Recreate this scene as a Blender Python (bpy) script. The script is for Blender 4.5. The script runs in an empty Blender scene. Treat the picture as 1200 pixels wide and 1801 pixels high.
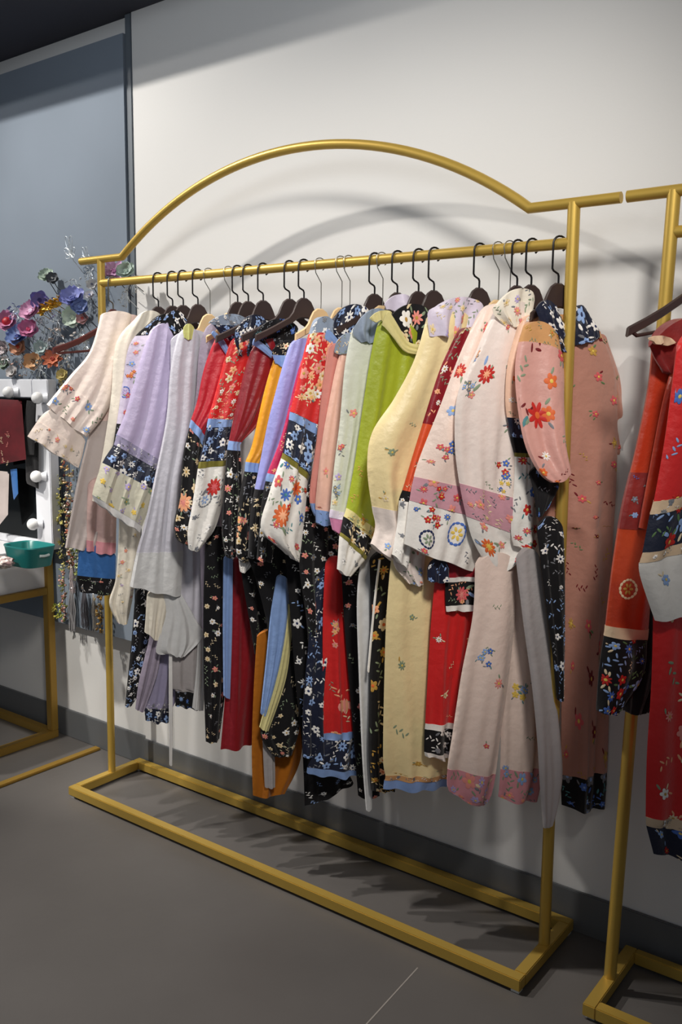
import bpy, bmesh, math, random
from math import sin, cos, pi, radians, sqrt
from mathutils import Vector, Matrix

SC = bpy.context.scene
COL = SC.collection
# ------------------------------------------------------------------ camera
FPX = 1600.09
CP = Vector((2.1687, -1.7294, 1.2149)) * 1.12
YAW, PIT, ROL = .6425, .135, .0098
FW = Vector((-sin(YAW)*cos(PIT), cos(YAW)*cos(PIT), -sin(PIT)))
_r = Vector((cos(YAW), sin(YAW), 0)); _u = _r.cross(FW)
RT = cos(ROL)*_r + sin(ROL)*_u
UP = -sin(ROL)*_r + cos(ROL)*_u
cam = bpy.data.cameras.new('camera'); cam.sensor_fit = 'VERTICAL'; cam.sensor_height = 36
cam.lens = FPX/1801*36; cam.clip_start = .05
camo = bpy.data.objects.new('camera', cam); COL.objects.link(camo); SC.camera = camo
m = Matrix((RT, UP, -FW)).transposed().to_4x4(); m.translation = CP; camo.matrix_world = m
# ------------------------------------------------------------------ light
SC.view_settings.view_transform = 'Standard'; SC.view_settings.look = 'None'
SC.view_settings.gamma = 1; SC.view_settings.use_curve_mapping = False
SC.view_settings.exposure = 0.0
w = bpy.data.worlds.new('world'); SC.world = w; w.use_nodes = True
w.node_tree.nodes['Background'].inputs[0].default_value = (.86, .92, 1, 1)
w.node_tree.nodes['Background'].inputs[1].default_value = .175

def light(kind, name, loc, tgt, power, col, size=.05, angle=60, blend=.5, sy=None):
    l = bpy.data.lights.new(name, kind); l.energy = power; l.color = col
    if kind == 'SPOT':
        l.spot_size = radians(angle); l.spot_blend = blend; l.shadow_soft_size = size
    elif kind == 'AREA':
        l.size = size
        if sy: l.shape = 'RECTANGLE'; l.size_y = sy
    else: l.shadow_soft_size = size
    o = bpy.data.objects.new(name, l); COL.objects.link(o); o.location = loc
    o.rotation_euler = (Vector(tgt)-Vector(loc)).to_track_quat('-Z', 'Y').to_euler()
    return o
light('SPOT', 'track_spot_key', (-1.03, -1.24, 3.3), (.35, .0, .45), 255, (1, .95, .88), .035, 84, .7)
light('SPOT', 'track_spot_second', (-1.85, -1.085, 3.04), (.8, .05, 1.3), 42, (1, .96, .92), .03, 64, .6)
light('SPOT', 'track_spot_left', (-.55, -2.1, 3.2), (-.30, .1, .33), 380, (1, .95, .87), .04, 21, .7)
light('SPOT', 'track_spot_front', (2.9, -1.9, 3.1), (1.12, 0, 1.40), 300, (1, .95, .88), .20, 40, .8)
light('SPOT', 'track_spot_down', (.25, -.85, 3.3), (.85, -.14, 0), 170, (1, .94, .88), .03, 38, .6)
light('SPOT', 'upper_wall_fill', (1.6, -3.4, 2.5), (.55, .15, 2.4), 140, (.88, .94, 1), .6, 52, 1.0)  # added cool fill to brighten the upper wall, not a real fixture
light('AREA', 'shop_fill', (2.6, -3.2, 2.9), (.8, -.2, .8), 5, (.97, .97, 1), 1.6)

# ------------------------------------------------------------------ pixel helpers (photo pixel -> point on a plane that stands in the room)
def ray(x, y): return FW + RT*((x-600)/FPX) - UP*((y-900.5)/FPX)
def on_plane(x, y, p0, n):
    d = ray(x, y); n = Vector(n); return CP + d*((Vector(p0)-CP).dot(n)/d.dot(n))
def onY(x, y, Y): return on_plane(x, y, (0, Y, 0), (0, 1, 0))
def onX(x, y, X): return on_plane(x, y, (X, 0, 0), (1, 0, 0))
def onZ(x, y, Z): return on_plane(x, y, (0, 0, Z), (0, 0, 1))

# ------------------------------------------------------------------ materials
def lin(c):
    return tuple((v/255/12.92 if v/255 <= .04045 else ((v/255+.055)/1.055)**2.4) for v in c)
MATS = {}
def mat(name, rgb, rough=.8, metal=0, sheen=0, bump=0, bscale=60, var=.0, vscale=6, spec=.5, emit=0, trans=0, aniso=False, weave=False, rgb2=None, stretch=None):
    if name in MATS: return MATS[name]
    M = bpy.data.materials.new(name); M.use_nodes = True; nt = M.node_tree; N = nt.nodes; L = nt.links
    b = N['Principled BSDF']; c = (*lin(rgb), 1)
    b.inputs['Base Color'].default_value = c; b.inputs['Roughness'].default_value = rough
    b.inputs['Metallic'].default_value = metal; b.inputs['Specular IOR Level'].default_value = spec
    b.inputs['Sheen Weight'].default_value = sheen
    if trans: b.inputs['Transmission Weight'].default_value = trans
    if emit: b.inputs['Emission Color'].default_value = c; b.inputs['Emission Strength'].default_value = emit
    tc = N.new('ShaderNodeTexCoord')
    if var or rgb2:
        mp = N.new('ShaderNodeMapping'); L.new(tc.outputs['Object'], mp.inputs[0])
        if stretch: mp.inputs['Scale'].default_value = stretch
        n = N.new('ShaderNodeTexNoise'); n.inputs['Scale'].default_value = vscale; n.inputs['Detail'].default_value = 5
        L.new(mp.outputs[0], n.inputs['Vector'])
        r = N.new('ShaderNodeValToRGB'); L.new(n.outputs['Fac'], r.inputs[0])
        if rgb2: c0, c1 = (*lin(rgb2), 1), c; r.color_ramp.elements[0].position = .42; r.color_ramp.elements[1].position = .58
        else:
            c0 = tuple(v*(1-var) for v in c[:3])+(1,); c1 = tuple(min(1, v*(1+var)) for v in c[:3])+(1,)
            r.color_ramp.elements[0].position = .3; r.color_ramp.elements[1].position = .7
        r.color_ramp.elements[0].color = c0; r.color_ramp.elements[1].color = c1
        L.new(r.outputs[0], b.inputs['Base Color'])
    if bump:
        if weave:
            n = N.new('ShaderNodeTexNoise'); n.inputs['Scale'].default_value = bscale; n.inputs['Detail'].default_value = 3
        else:
            n = N.new('ShaderNodeTexNoise'); n.inputs['Scale'].default_value = bscale; n.inputs['Detail'].default_value = 4
        bp = N.new('ShaderNodeBump'); bp.inputs['Strength'].default_value = bump; bp.inputs['Distance'].default_value = .01
        L.new(tc.outputs['Object'], n.inputs['Vector']); L.new(n.outputs['Fac'], bp.inputs['Height'])
        L.new(bp.outputs[0], b.inputs['Normal'])
    MATS[name] = M; return M
def cloth(name, rgb, sat=False, **k):
    k.setdefault('bump', .25); k.setdefault('bscale', 45)
    return mat(name, rgb, rough=.42 if sat else .8, sheen=.15, spec=.4 if sat else .2, var=.06, vscale=9, **k)

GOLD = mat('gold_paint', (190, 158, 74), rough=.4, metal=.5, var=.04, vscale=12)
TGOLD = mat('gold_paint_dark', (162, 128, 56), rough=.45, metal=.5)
WALLW = mat('white_wall_paint', (208, 207, 205), rough=.7, var=.015, vscale=2, bump=.03, bscale=90, spec=.2)
WALLG = mat('blue_grey_wall_paint', (118, 128, 140), rough=.7, var=.05, vscale=2.5, spec=.2)
DARKT = mat('grey_trim_paint', (88, 96, 104), rough=.6)
SKIRT = mat('grey_skirting', (86, 88, 90), rough=.55)
CEIL = mat('dark_ceiling_paint', (52, 54, 66), rough=.8)
FLOOR = mat('grey_concrete_floor', (89, 86, 84), rough=.42, var=.07, vscale=3, bump=.04, bscale=30, spec=.35)
SEAM = mat('floor_seam', (142, 136, 130), rough=.6)

# ------------------------------------------------------------------ mesh helpers
def link(name, bm, mats, parent=None, smooth=True, loc=None):
    me = bpy.data.meshes.new(name); bm.to_mesh(me); bm.free()
    for x in (mats if isinstance(mats, (list, tuple)) else [mats]): me.materials.append(x)
    if smooth:
        for p in me.polygons: p.use_smooth = True
        try: me.set_sharp_from_angle(angle=radians(40))
        except Exception: pass
    o = bpy.data.objects.new(name, me); COL.objects.link(o)
    if loc is not None: o.location = loc
    if parent: o.parent = parent
    return o
def recenter(o):
    """put a top level mesh's origin at the base of its bounds"""
    vs = [v.co for v in o.data.vertices]
    c = Vector((sum(v.x for v in vs)/len(vs), sum(v.y for v in vs)/len(vs), min(v.z for v in vs)))
    o.data.transform(Matrix.Translation(-c)); o.location = c; return o
def thing(name, label, cat, loc=(0, 0, 0), group=None):
    o = bpy.data.objects.new(name, None); COL.objects.link(o); o.location = loc; o.empty_display_size = .05
    o['label'] = label; o['category'] = cat
    if group: o['group'] = group
    return o
def tag(o, label, cat, group=None, kind=None):
    o['label'] = label; o['category'] = cat
    if group: o['group'] = group
    if kind: o['kind'] = kind
    return o
def struct(name, bm, m, label, smooth=False):
    o = link(name, bm, m, None, smooth); o['kind'] = 'structure'; o['label'] = label; o['category'] = name.split('_')[0]; return o
def box(bm, a, b, bev=0):
    a = Vector(a); b = Vector(b); r = bmesh.ops.create_cube(bm, size=1)
    vs = r['verts']
    for v in vs: v.co = Vector(((a.x+b.x)/2+v.co.x*(b.x-a.x), (a.y+b.y)/2+v.co.y*(b.y-a.y), (a.z+b.z)/2+v.co.z*(b.z-a.z)))
    if bev:
        es = list({e for v in vs for e in v.link_edges})
        bmesh.ops.bevel(bm, geom=es, offset=bev, segments=2, affect='EDGES')
def tube(bm, pts, r, n=12, cap=True, sq=False):
    """sweep a circle (or a square with soft corners) along points"""
    pts = [Vector(p) for p in pts]; rings = []
    rr = r if isinstance(r, (list, tuple)) else [r]*len(pts)
    t0 = (pts[1]-pts[0]).normalized()
    ref = Vector((0, 0, 1)) if abs(t0.z) < .9 else Vector((0, 1, 0))
    a = t0.cross(ref).normalized()
    for i, p in enumerate(pts):
        if i == 0: t = pts[1]-p
        elif i == len(pts)-1: t = p-pts[i-1]
        else: t = (pts[i+1]-p).normalized()+(p-pts[i-1]).normalized()
        t.normalize(); a = (a-t*a.dot(t)).normalized(); b = t.cross(a)
        ring = []
        k = 1.0
        if 0 < i < len(pts)-1:
            c_ = (pts[i+1]-p).normalized().dot((p-pts[i-1]).normalized()); k = min(1.5, 1/max(.3, sqrt((1+c_)/2)))
        if sq:
            h = rr[i]; e = h*.82
            for x, y in ((e, -h), (h, -e), (h, e), (e, h), (-e, h), (-h, e), (-h, -e), (-e, -h)):
                ring.append(bm.verts.new(p+a*x*k+b*y*k if k < 1.001 else p+(a*x+b*y)))
        else:
            for j in range(n):
                an = 2*pi*j/n; ring.append(bm.verts.new(p+(a*cos(an)+b*sin(an))*rr[i]))
        rings.append(ring)
    n = len(rings[0])
    for i in range(len(rings)-1):
        for j in range(n): bm.faces.new((rings[i][j], rings[i][(j+1) % n], rings[i+1][(j+1) % n], rings[i+1][j]))
    if cap:
        bm.faces.new(rings[0][::-1]); bm.faces.new(rings[-1])
def sphere(bm, c, r, sc=(1, 1, 1), seg=14, M=None):
    x = bmesh.ops.create_uvsphere(bm, u_segments=seg, v_segments=max(6, seg//2), radius=r)
    for v in x['verts']:
        p = Vector((v.co.x*sc[0], v.co.y*sc[1], v.co.z*sc[2]))
        v.co = (M @ p if M else p)+Vector(c)
def mbm(fn):
    bm = bmesh.new(); fn(bm); return bm

# ------------------------------------------------------------------ the room
WY = .155            # face of the wall behind the rack
LIP = -.18
def f(bm): box(bm, (-3.0, -4.5, -.05), (4.5, .3, 0))
struct('floor', mbm(f), FLOOR, 'dull grey polished concrete shop floor')
def f(bm): box(bm, (-.005, WY, 0), (4.5, .3, 2.56))
struct('wall_back', mbm(f), WALLW, 'white painted wall behind the gold clothes rack')
def f(bm): box(bm, (-3.0, WY+.018, 0), (-.006, .3, 2.56))
struct('wall_left', mbm(f), WALLW, 'white painted wall continuing behind the table')
def f(bm): box(bm, (-3.0, WY-.012, .46), (-.035, WY+.017, 2.50))
struct('wall_board', mbm(f), WALLG, 'blue grey wall board rising to the ceiling behind the hair flowers')
def f(bm): box(bm, (-.034, WY-.004, .46), (-.006, .3, 2.558), .002)
struct('trim_1', mbm(f), DARKT, 'dark grey vertical trim between grey board and white wall')
def f(bm): box(bm, (-.0, WY-.012, 0), (4.5, WY-.001, .108), .002)
struct('baseboard_back', mbm(f), SKIRT, 'grey skirting along the white wall')
def f(bm): box(bm, (-3.0, WY+.004, 0), (-.001, WY+.017, .108), .002)
struct('baseboard_left', mbm(f), SKIRT, 'grey skirting along the wall behind the table')
def f(bm): box(bm, (-3.0, LIP, 2.56), (4.5, .3, 3.6))
struct('ceiling', mbm(f), CEIL, 'dark lowered ceiling strip along the wall')
def f(bm): box(bm, (-3.0, -4.5, 3.6), (4.5, .3, 3.65))
struct('ceiling_upper', mbm(f), CEIL, 'dark upper shop ceiling')
def f(bm):
    a = onZ(645, 1801, 0); b = onZ(735, 1702, 0); d = (b-a); a = a-d*2; b = b
    s = Vector((d.y, -d.x, 0)).normalized()*.0016
    for z in (0.0004,):
        bm.faces.new([bm.verts.new(v+Vector((0, 0, z))) for v in (a-s, a+s, b+s, b-s)])
struct('trim_2', mbm(f), SEAM, 'thin pale seam line in the concrete floor')

# ------------------------------------------------------------------ racks
def rack_part(name, pts, r, parent, sq=False, smooth=True, m=None):
    bm = bmesh.new(); tube(bm, pts, r, 16, True, sq)
    return link(name, bm, m or GOLD, parent)
FOOT = mat('clear_rubber_foot', (205, 205, 200), rough=.3)
def rack1():
    W = 1.605; R = .0125
    t = thing('clothes_rack', 'tall gold metal clothes rack with arched top rail, holding the whole row of robes', 'clothes rack', (W/2, 0, 0))
    o = Vector((W/2, 0, 0))
    P = lambda x, y, z: Vector((x, y, z))-o
    rack_part('post', [P(-.004, 0, .03), P(.006, 0, 1.765)], R, t)
    rack_part('post', [P(W+.002, 0, .03), P(W-.002, 0, 1.765)], R*1.1, t)
    rack_part('hanging_rod', [P(.004, 0, 1.689), P(W, 0, 1.680)], R, t)
    # arch with its flat ends
    a0 = onY(215, 452, 0); a1 = onY(932, 366, 0)
    px = [(215, 452), (250, 400), (300, 347), (360, 303), (420, 272), (480, 253), (540, 244), (600, 241.5), (660, 245), (720, 257), (780, 277), (840, 307), (885, 335), (932, 367)]
    pts = [onY(x, y+3, 0) for x, y in px]
    # real arc: circle through the two feet and the crown
    c0, c1, top = Vector((a0.x, 0, 1.764)), Vector((a1.x, 0, 1.764)), 1.990
    h = top-1.764; hw = (c1.x-c0.x)/2; rad = (hw*hw+h*h)/(2*h); cx = (c0.x+c1.x)/2; cz = top-rad
    a = math.asin(hw/rad); arc = []
    for i in range(41):
        k = -a+2*a*i/40; arc.append(P(cx+rad*sin(k), 0, cz+rad*cos(k)))
    e0 = onY(143, 461, 0); e1 = onY(1093, 350, 0)
    bm = bmesh.new(); tube(bm, [P(e0.x, 0, 1.764), P(c0.x, 0, 1.764)]+arc[1:-1]+[P(c1.x, 0, 1.764), P(e1.x, 0, 1.764)], R*.97, 16)
    link('arched_top_rail', bm, GOLD, t)
    D = .155; z = .022; h2 = .0145
    yb = WY-.032
    bm = bmesh.new(); box(bm, P(-.02, -D-h2, z-h2), P(W+.02, -D+h2, z+h2), .002); link('base_front_bar', bm, GOLD, t)
    bm = bmesh.new(); box(bm, P(-.02, yb-h2, z-h2), P(W+.02, yb+h2, z+h2), .002); link('base_back_bar', bm, GOLD, t)
    for x in (-.006, W+.006):
        bm = bmesh.new(); box(bm, P(x-h2, -D+h2, z-h2), P(x+h2, yb-h2, z+h2), .002); link('base_side_bar', bm, GOLD, t)
        for y in (-D, yb):
            bm = bmesh.new(); box(bm, P(x-.01, y-.01, 0), P(x+.01, y+.01, z-h2)); link('foot', bm, FOOT, t)
rack1()
def rack2():
    X = 1.80; R = .0125
    t = thing('clothes_rack', 'gold metal clothes rack cut off by the right edge, holding the red and orange robes', 'clothes rack', (X+.75, 0, 0))
    o = Vector((X+.75, 0, 0)); P = lambda x, y, z: Vector((x, y, z))-o
    tp = onY(1186, 343, 0); bt = onZ(1073, 1722, .03)
    rack_part('post', [P(bt.x, bt.y, .03), P(tp.x, 0, 1.765)], R*1.1, t)
    rack_part('post', [P(X+1.6, 0, .03), P(X+1.6, 0, 1.765)], R*1.1, t)
    l = onY(1104, 348, 0)
    rack_part('top_rail', [P(l.x, 0, 1.764), P(X+1.7, 0, 1.775)], R, t)
    rack_part('hanging_rod', [P(X+.01, 0, 1.683), P(X+1.6, 0, 1.683)], R, t)
    z = .022; h2 = .0145; c = onZ(1046, 1778, .03); 
    bm = bmesh.new(); box(bm, P(bt.x-h2, c.y, z-h2), P(bt.x+h2, WY-.04, z+h2), .002); link('base_side_bar', bm, GOLD, t)
    bm = bmesh.new(); box(bm, P(bt.x+h2, c.y, z-h2), P(X+1.62, c.y+2*h2, z+h2), .002); link('base_front_bar', bm, GOLD, t)
    bm = bmesh.new(); box(bm, P(bt.x+h2, WY-.062, z-h2), P(X+1.62, WY-.04, z+h2), .002); link('base_back_bar', bm, GOLD, t)
    bm = bmesh.new(); box(bm, P(X+1.6-h2, c.y, z-h2), P(X+1.6+h2, WY-.04, z+h2), .002); link('base_side_bar', bm, GOLD, t)
    for x in (bt.x, X+1.6):
        for y in (c.y+.02, WY-.055):
            bm = bmesh.new(); box(bm, P(x-.01, y-.01, 0), P(x+.01, y+.01, z-h2)); link('foot', bm, FOOT, t)
    return bt
rack2()

# ------------------------------------------------------------------ hangers
BLACKM = mat('black_metal', (24, 22, 24), rough=.35, metal=.6)
WIREM = mat('thin_steel_wire', (120, 118, 112), rough=.35, metal=.8)
DWOOD = mat('dark_brown_wood', (52, 38, 36), rough=.42, var=.15, vscale=14)
RWOOD = mat('reddish_brown_wood', (88, 38, 34), rough=.4, var=.15, vscale=14)
PWOOD = mat('pale_wood', (206, 176, 132), rough=.5, var=.08, vscale=14)
def theta(X): return radians(20+10*max(0, min(1, X/1.6)))
def frame(X, th=None):
    th = theta(X) if th is None else radians(th)
    return Vector((X, 0, 0)), Vector((-sin(th), -cos(th), 0)), Vector((cos(th), -sin(th), 0))  # origin, front dir, face normal
def hanger(X, label, wood, metal, group, th=None, thin=False, bar=False, hw=.15, hwf=None, dz=0., sl=.62):
    o, u, n = frame(X, th); z0 = 1.6805+.0088*(1-X/1.6)+.0125
    t = thing('clothes_hanger', label, 'hanger', (X, 0, z0-.2), group)
    C0 = Vector((X, 0, z0-.2))
    def W(a, z, d=0): return Vector((X, 0, z0))+u*a+n*d+Vector((0, 0, z))-C0
    bm = bmesh.new(); r = .0013 if thin else .0024; ro = .0165
    pts = [W(.5*ro-.0, -.012)] if False else []
    for i in range(11):
        a = radians(-150+ (330-0)*i/10 * .70)   # over the rod, then down on its front side
        pts.append(W(ro*sin(a), -.0125+ro*cos(a)))
    if thin: pts += [W(.012, -.035), W(-.004, -.06), W(-.004, -.115), W(-.002, -.118+dz)]
    else: pts += [W(ro, -.026), W(ro, -.066), W(ro*.8, -.071), W(.002, -.077), W(0, -.082), W(0, -.112)]
    tube(bm, pts, r, 8); link('hook', bm, metal, t)
    # arms: outline in the hanger's own plane, swelling to the rounded head
    hf = hwf or hw; az = lambda a: -.153-sl*(a-.03)+.9*(a-.03)**2+dz
    tl = [(-a, -.140-sl*(a-.03)+.9*(a-.03)**2) for a in (hw, hw*.8, hw*.6, .045)]
    tr = [(a, -.140-sl*(a-.03)+.9*(a-.03)**2) for a in (.045, hf*.6, hf*.8, hf)]
    hd_t = [(-.033, -.134), (-.0265, -.118), (-.019, -.104), (-.008, -.0965), (.008, -.0965), (.019, -.104), (.0265, -.118), (.033, -.134)]
    hd_b = [(-.033, -.164), (-.026, -.158), (-.018, -.153), (-.008, -.151), (.008, -.151), (.018, -.153), (.026, -.158), (.033, -.164)]
    top = tl+hd_t+tr
    bot = [(a*1.01, z-.021) for a, z in tl]+hd_b+[(a*1.01, z-.021) for a, z in tr]
    top = [(a, z+dz) for a, z in top]; bot = [(a, z+dz) for a, z in bot]
    bm = bmesh.new(); hd = .0055; fr = []; bk = []
    for (a, z), (b, y) in zip(top, bot):
        m_ = ((a+b)/2, (z+y)/2)
        fr.append([bm.verts.new(W(a, z, 0)), bm.verts.new(W(a, z-.003, hd)), bm.verts.new(W(b, y+.003, hd)), bm.verts.new(W(b, y, 0)), bm.verts.new(W(b, y+.003, -hd)), bm.verts.new(W(a, z-.003, -hd))])
    for i in range(len(fr)-1):
        for j in range(6): bm.faces.new((fr[i][j], fr[i+1][j], fr[i+1][(j+1) % 6], fr[i][(j+1) % 6]))
    bm.faces.new(fr[0]); bm.faces.new(fr[-1][::-1]); bmesh.ops.recalc_face_normals(bm, faces=bm.faces)
    link('wooden_arms', bm, wood, t)
    if bar:
        bm = bmesh.new(); tube(bm, [W(-hw+.008, az(hw-.008)), W(-hw+.02, az(hw)-.004), W(hf-.02, az(hf)-.004), W(hf-.008, az(hf-.008))], .004, 10); link('trouser_bar', bm, wood, t)
    return t

# ------------------------------------------------------------------ embroidered cloth panels
def cr(p0, p1, p2, p3, t):
    return tuple(.5*((2*b)+(-a+c)*t+(2*a-5*b+4*c-d)*t*t+(-a+3*b-3*c+d)*t**3) for a, b, c, d in zip(p0, p1, p2, p3))
EMB = {}
def thread(name, rgb): 
    if name not in EMB: EMB[name] = mat('thread_'+name, rgb, rough=.55, spec=.3)
    return EMB[name]
TH = dict(white=(235, 232, 228), cream=(226, 206, 170), pink=(226, 142, 132), rose=(206, 92, 96), red=(190, 42, 36), orange=(216, 104, 52),
          gold=(186, 146, 70), yellow=(222, 190, 88), green=(92, 122, 78), sage=(132, 148, 122), teal=(74, 130, 136), blue=(74, 108, 184), lblue=(140, 168, 214),
          navy=(34, 44, 84), grey=(120, 122, 128), lilac=(176, 160, 204), black=(24, 24, 28), peach=(238, 170, 130), maroon=(110, 24, 30))
PAL = dict(navyw=(['white', 'lblue', 'white', 'lblue'], ['lblue', 'white', 'grey'], 'navy'),
           blackc=(['cream', 'white', 'pink', 'cream'], ['sage', 'cream', 'grey'], 'gold'),
           blackg=(['gold', 'cream', 'peach'], ['gold', 'sage', 'cream'], 'orange'),
           blackp=(['white', 'pink', 'grey'], ['grey', 'white', 'sage'], 'gold'),
           redp=(['peach', 'cream', 'pink', 'white'], ['sage', 'cream', 'peach'], 'gold'),
           whitem=(['orange', 'red', 'blue', 'rose'], ['sage', 'teal', 'grey'], 'yellow'),
           whitep=(['rose', 'pink', 'lblue'], ['sage', 'grey', 'sage'], 'yellow'),
           pinkd=(['rose', 'orange', 'white'], ['grey', 'sage', 'maroon'], 'yellow'),
           pale=(['pink', 'cream', 'lilac'], ['sage', 'grey', 'cream'], 'yellow'),
           tone=(['grey', 'white'], ['grey', 'white'], 'grey'),
           yel=(['sage', 'gold', 'cream'], ['sage', 'gold'], 'yellow'),
           gown=(['rose', 'gold', 'maroon'], ['green', 'maroon', 'gold'], 'yellow'),
           lav=(['lilac', 'sage', 'yellow'], ['sage', 'grey', 'lilac'], 'yellow'),
           bluer=(['blue', 'lblue', 'red'], ['lblue', 'cream', 'green'], 'yellow'),
           navydk=(['blue', 'grey', 'lblue'], ['blue', 'grey', 'teal'], 'lblue'))
def puv(X, th, x, y, off=0.):
    """photo pixel -> (front distance, height) in the garment's own plane"""
    o, u, n = frame(X, th); o2 = o+n*off; p = on_plane(x, y, o2, n); return ((p-o2).dot(u), p.z)

class Piece:
    def __init__(s, fn, root, name, mt): s.fn = fn; s.bm = bmesh.new(); s.mats = [mt]; s.root = root; s.name = name
    def mi(s, nm):
        m_ = thread(nm, TH[nm])
        if m_ not in s.mats: s.mats.append(m_)
        return s.mats.index(m_)
    def ellipse(s, cx, cy, a, b, rot, mi, h=.0014):
        """cx, cy: metres across / down the piece"""
        n = 8; ce = s.bm.verts.new(s.fn(cx, cy, h+.0009)); ring = []
        for i in range(n):
            t = 2*pi*i/n; x = a*cos(t); y = b*sin(t)
            ring.append(s.bm.verts.new(s.fn(cx+x*cos(rot)-y*sin(rot), cy+x*sin(rot)+y*cos(rot), h-.0004)))
        for i in range(n):
            fc = s.bm.faces.new((ce, ring[i], ring[(i+1) % n])); fc.material_index = mi
    def flower(s, x, y, r, col, cen, leaf, rnd, petals=None):
        n = petals or rnd.choice((5, 5, 6, 8)); a0 = rnd.random()*6.28; mi = s.mi(col)
        for k in range(rnd.choice((1, 2, 3))):
            an = rnd.random()*6.28; d = r*rnd.uniform(1.25, 1.6)
            s.ellipse(x+d*cos(an), y+d*sin(an), r*.55, r*.2, an+rnd.uniform(-.7, .7), s.mi(rnd.choice(leaf)), .0010)
        for k in range(n):
            an = a0+2*pi*k/n
            s.ellipse(x+r*.58*cos(an), y+r*.58*sin(an), r*.46, r*(.36 if n < 7 else .2), an, mi, .0013+.00012*(k % 2))
        s.ellipse(x, y, r*.27, r*.27, 0, s.mi(cen), .0022)
    def sprig(s, x, y, r, leaf, rnd):
        an = rnd.random()*6.28; c = rnd.choice(leaf); k = rnd.uniform(-.5, .5)
        for j in range(-2, 3):
            d = r*.55*j; bx = x+d*cos(an+k*j*.3); by = y+d*sin(an+k*j*.3)
            s.ellipse(bx+r*.25*cos(an+1.2*(1 if j % 2 else -1)), by+r*.25*sin(an+1.2*(1 if j % 2 else -1)), r*.38, r*.13, an+.9*(1 if j % 2 else -1), s.mi(c), .0011)
    def ring(s, x, y, r, col, cen):
        mi = s.mi(col)
        for k in range(14):
            an = 2*pi*k/14; s.ellipse(x+r*cos(an), y+r*sin(an), r*.14, r*.24, an, mi, .0012)
        for k in range(6):
            an = 2*pi*k/6; s.ellipse(x+r*.42*cos(an), y+r*.42*sin(an), r*.26, r*.15, an, s.mi(cen), .0012)
    def scatter(s, W, H, pal, sp, sz, rnd, y0=0, y1=1, wf=None):
        fl, lf, ce = PAL[pal]; pts = []; tries = int(min(900, 40+14*W*H/(sp*sp)))
        for _ in range(tries):
            y = rnd.uniform(y0, y1)*H; x = rnd.uniform(.06, .94)*W
            yy = y; 
            if all((x-a)**2+(yy-b)**2 > sp*sp for a, b in pts): pts.append((x, y))
        for x, y in pts:
            r = sz*rnd.uniform(.7, 1.25)
            if rnd.random() < .62: s.flower(x, y, r, rnd.choice(fl), ce, lf, rnd)
            else: s.sprig(x, y, r*1.2, lf, rnd)

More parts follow.
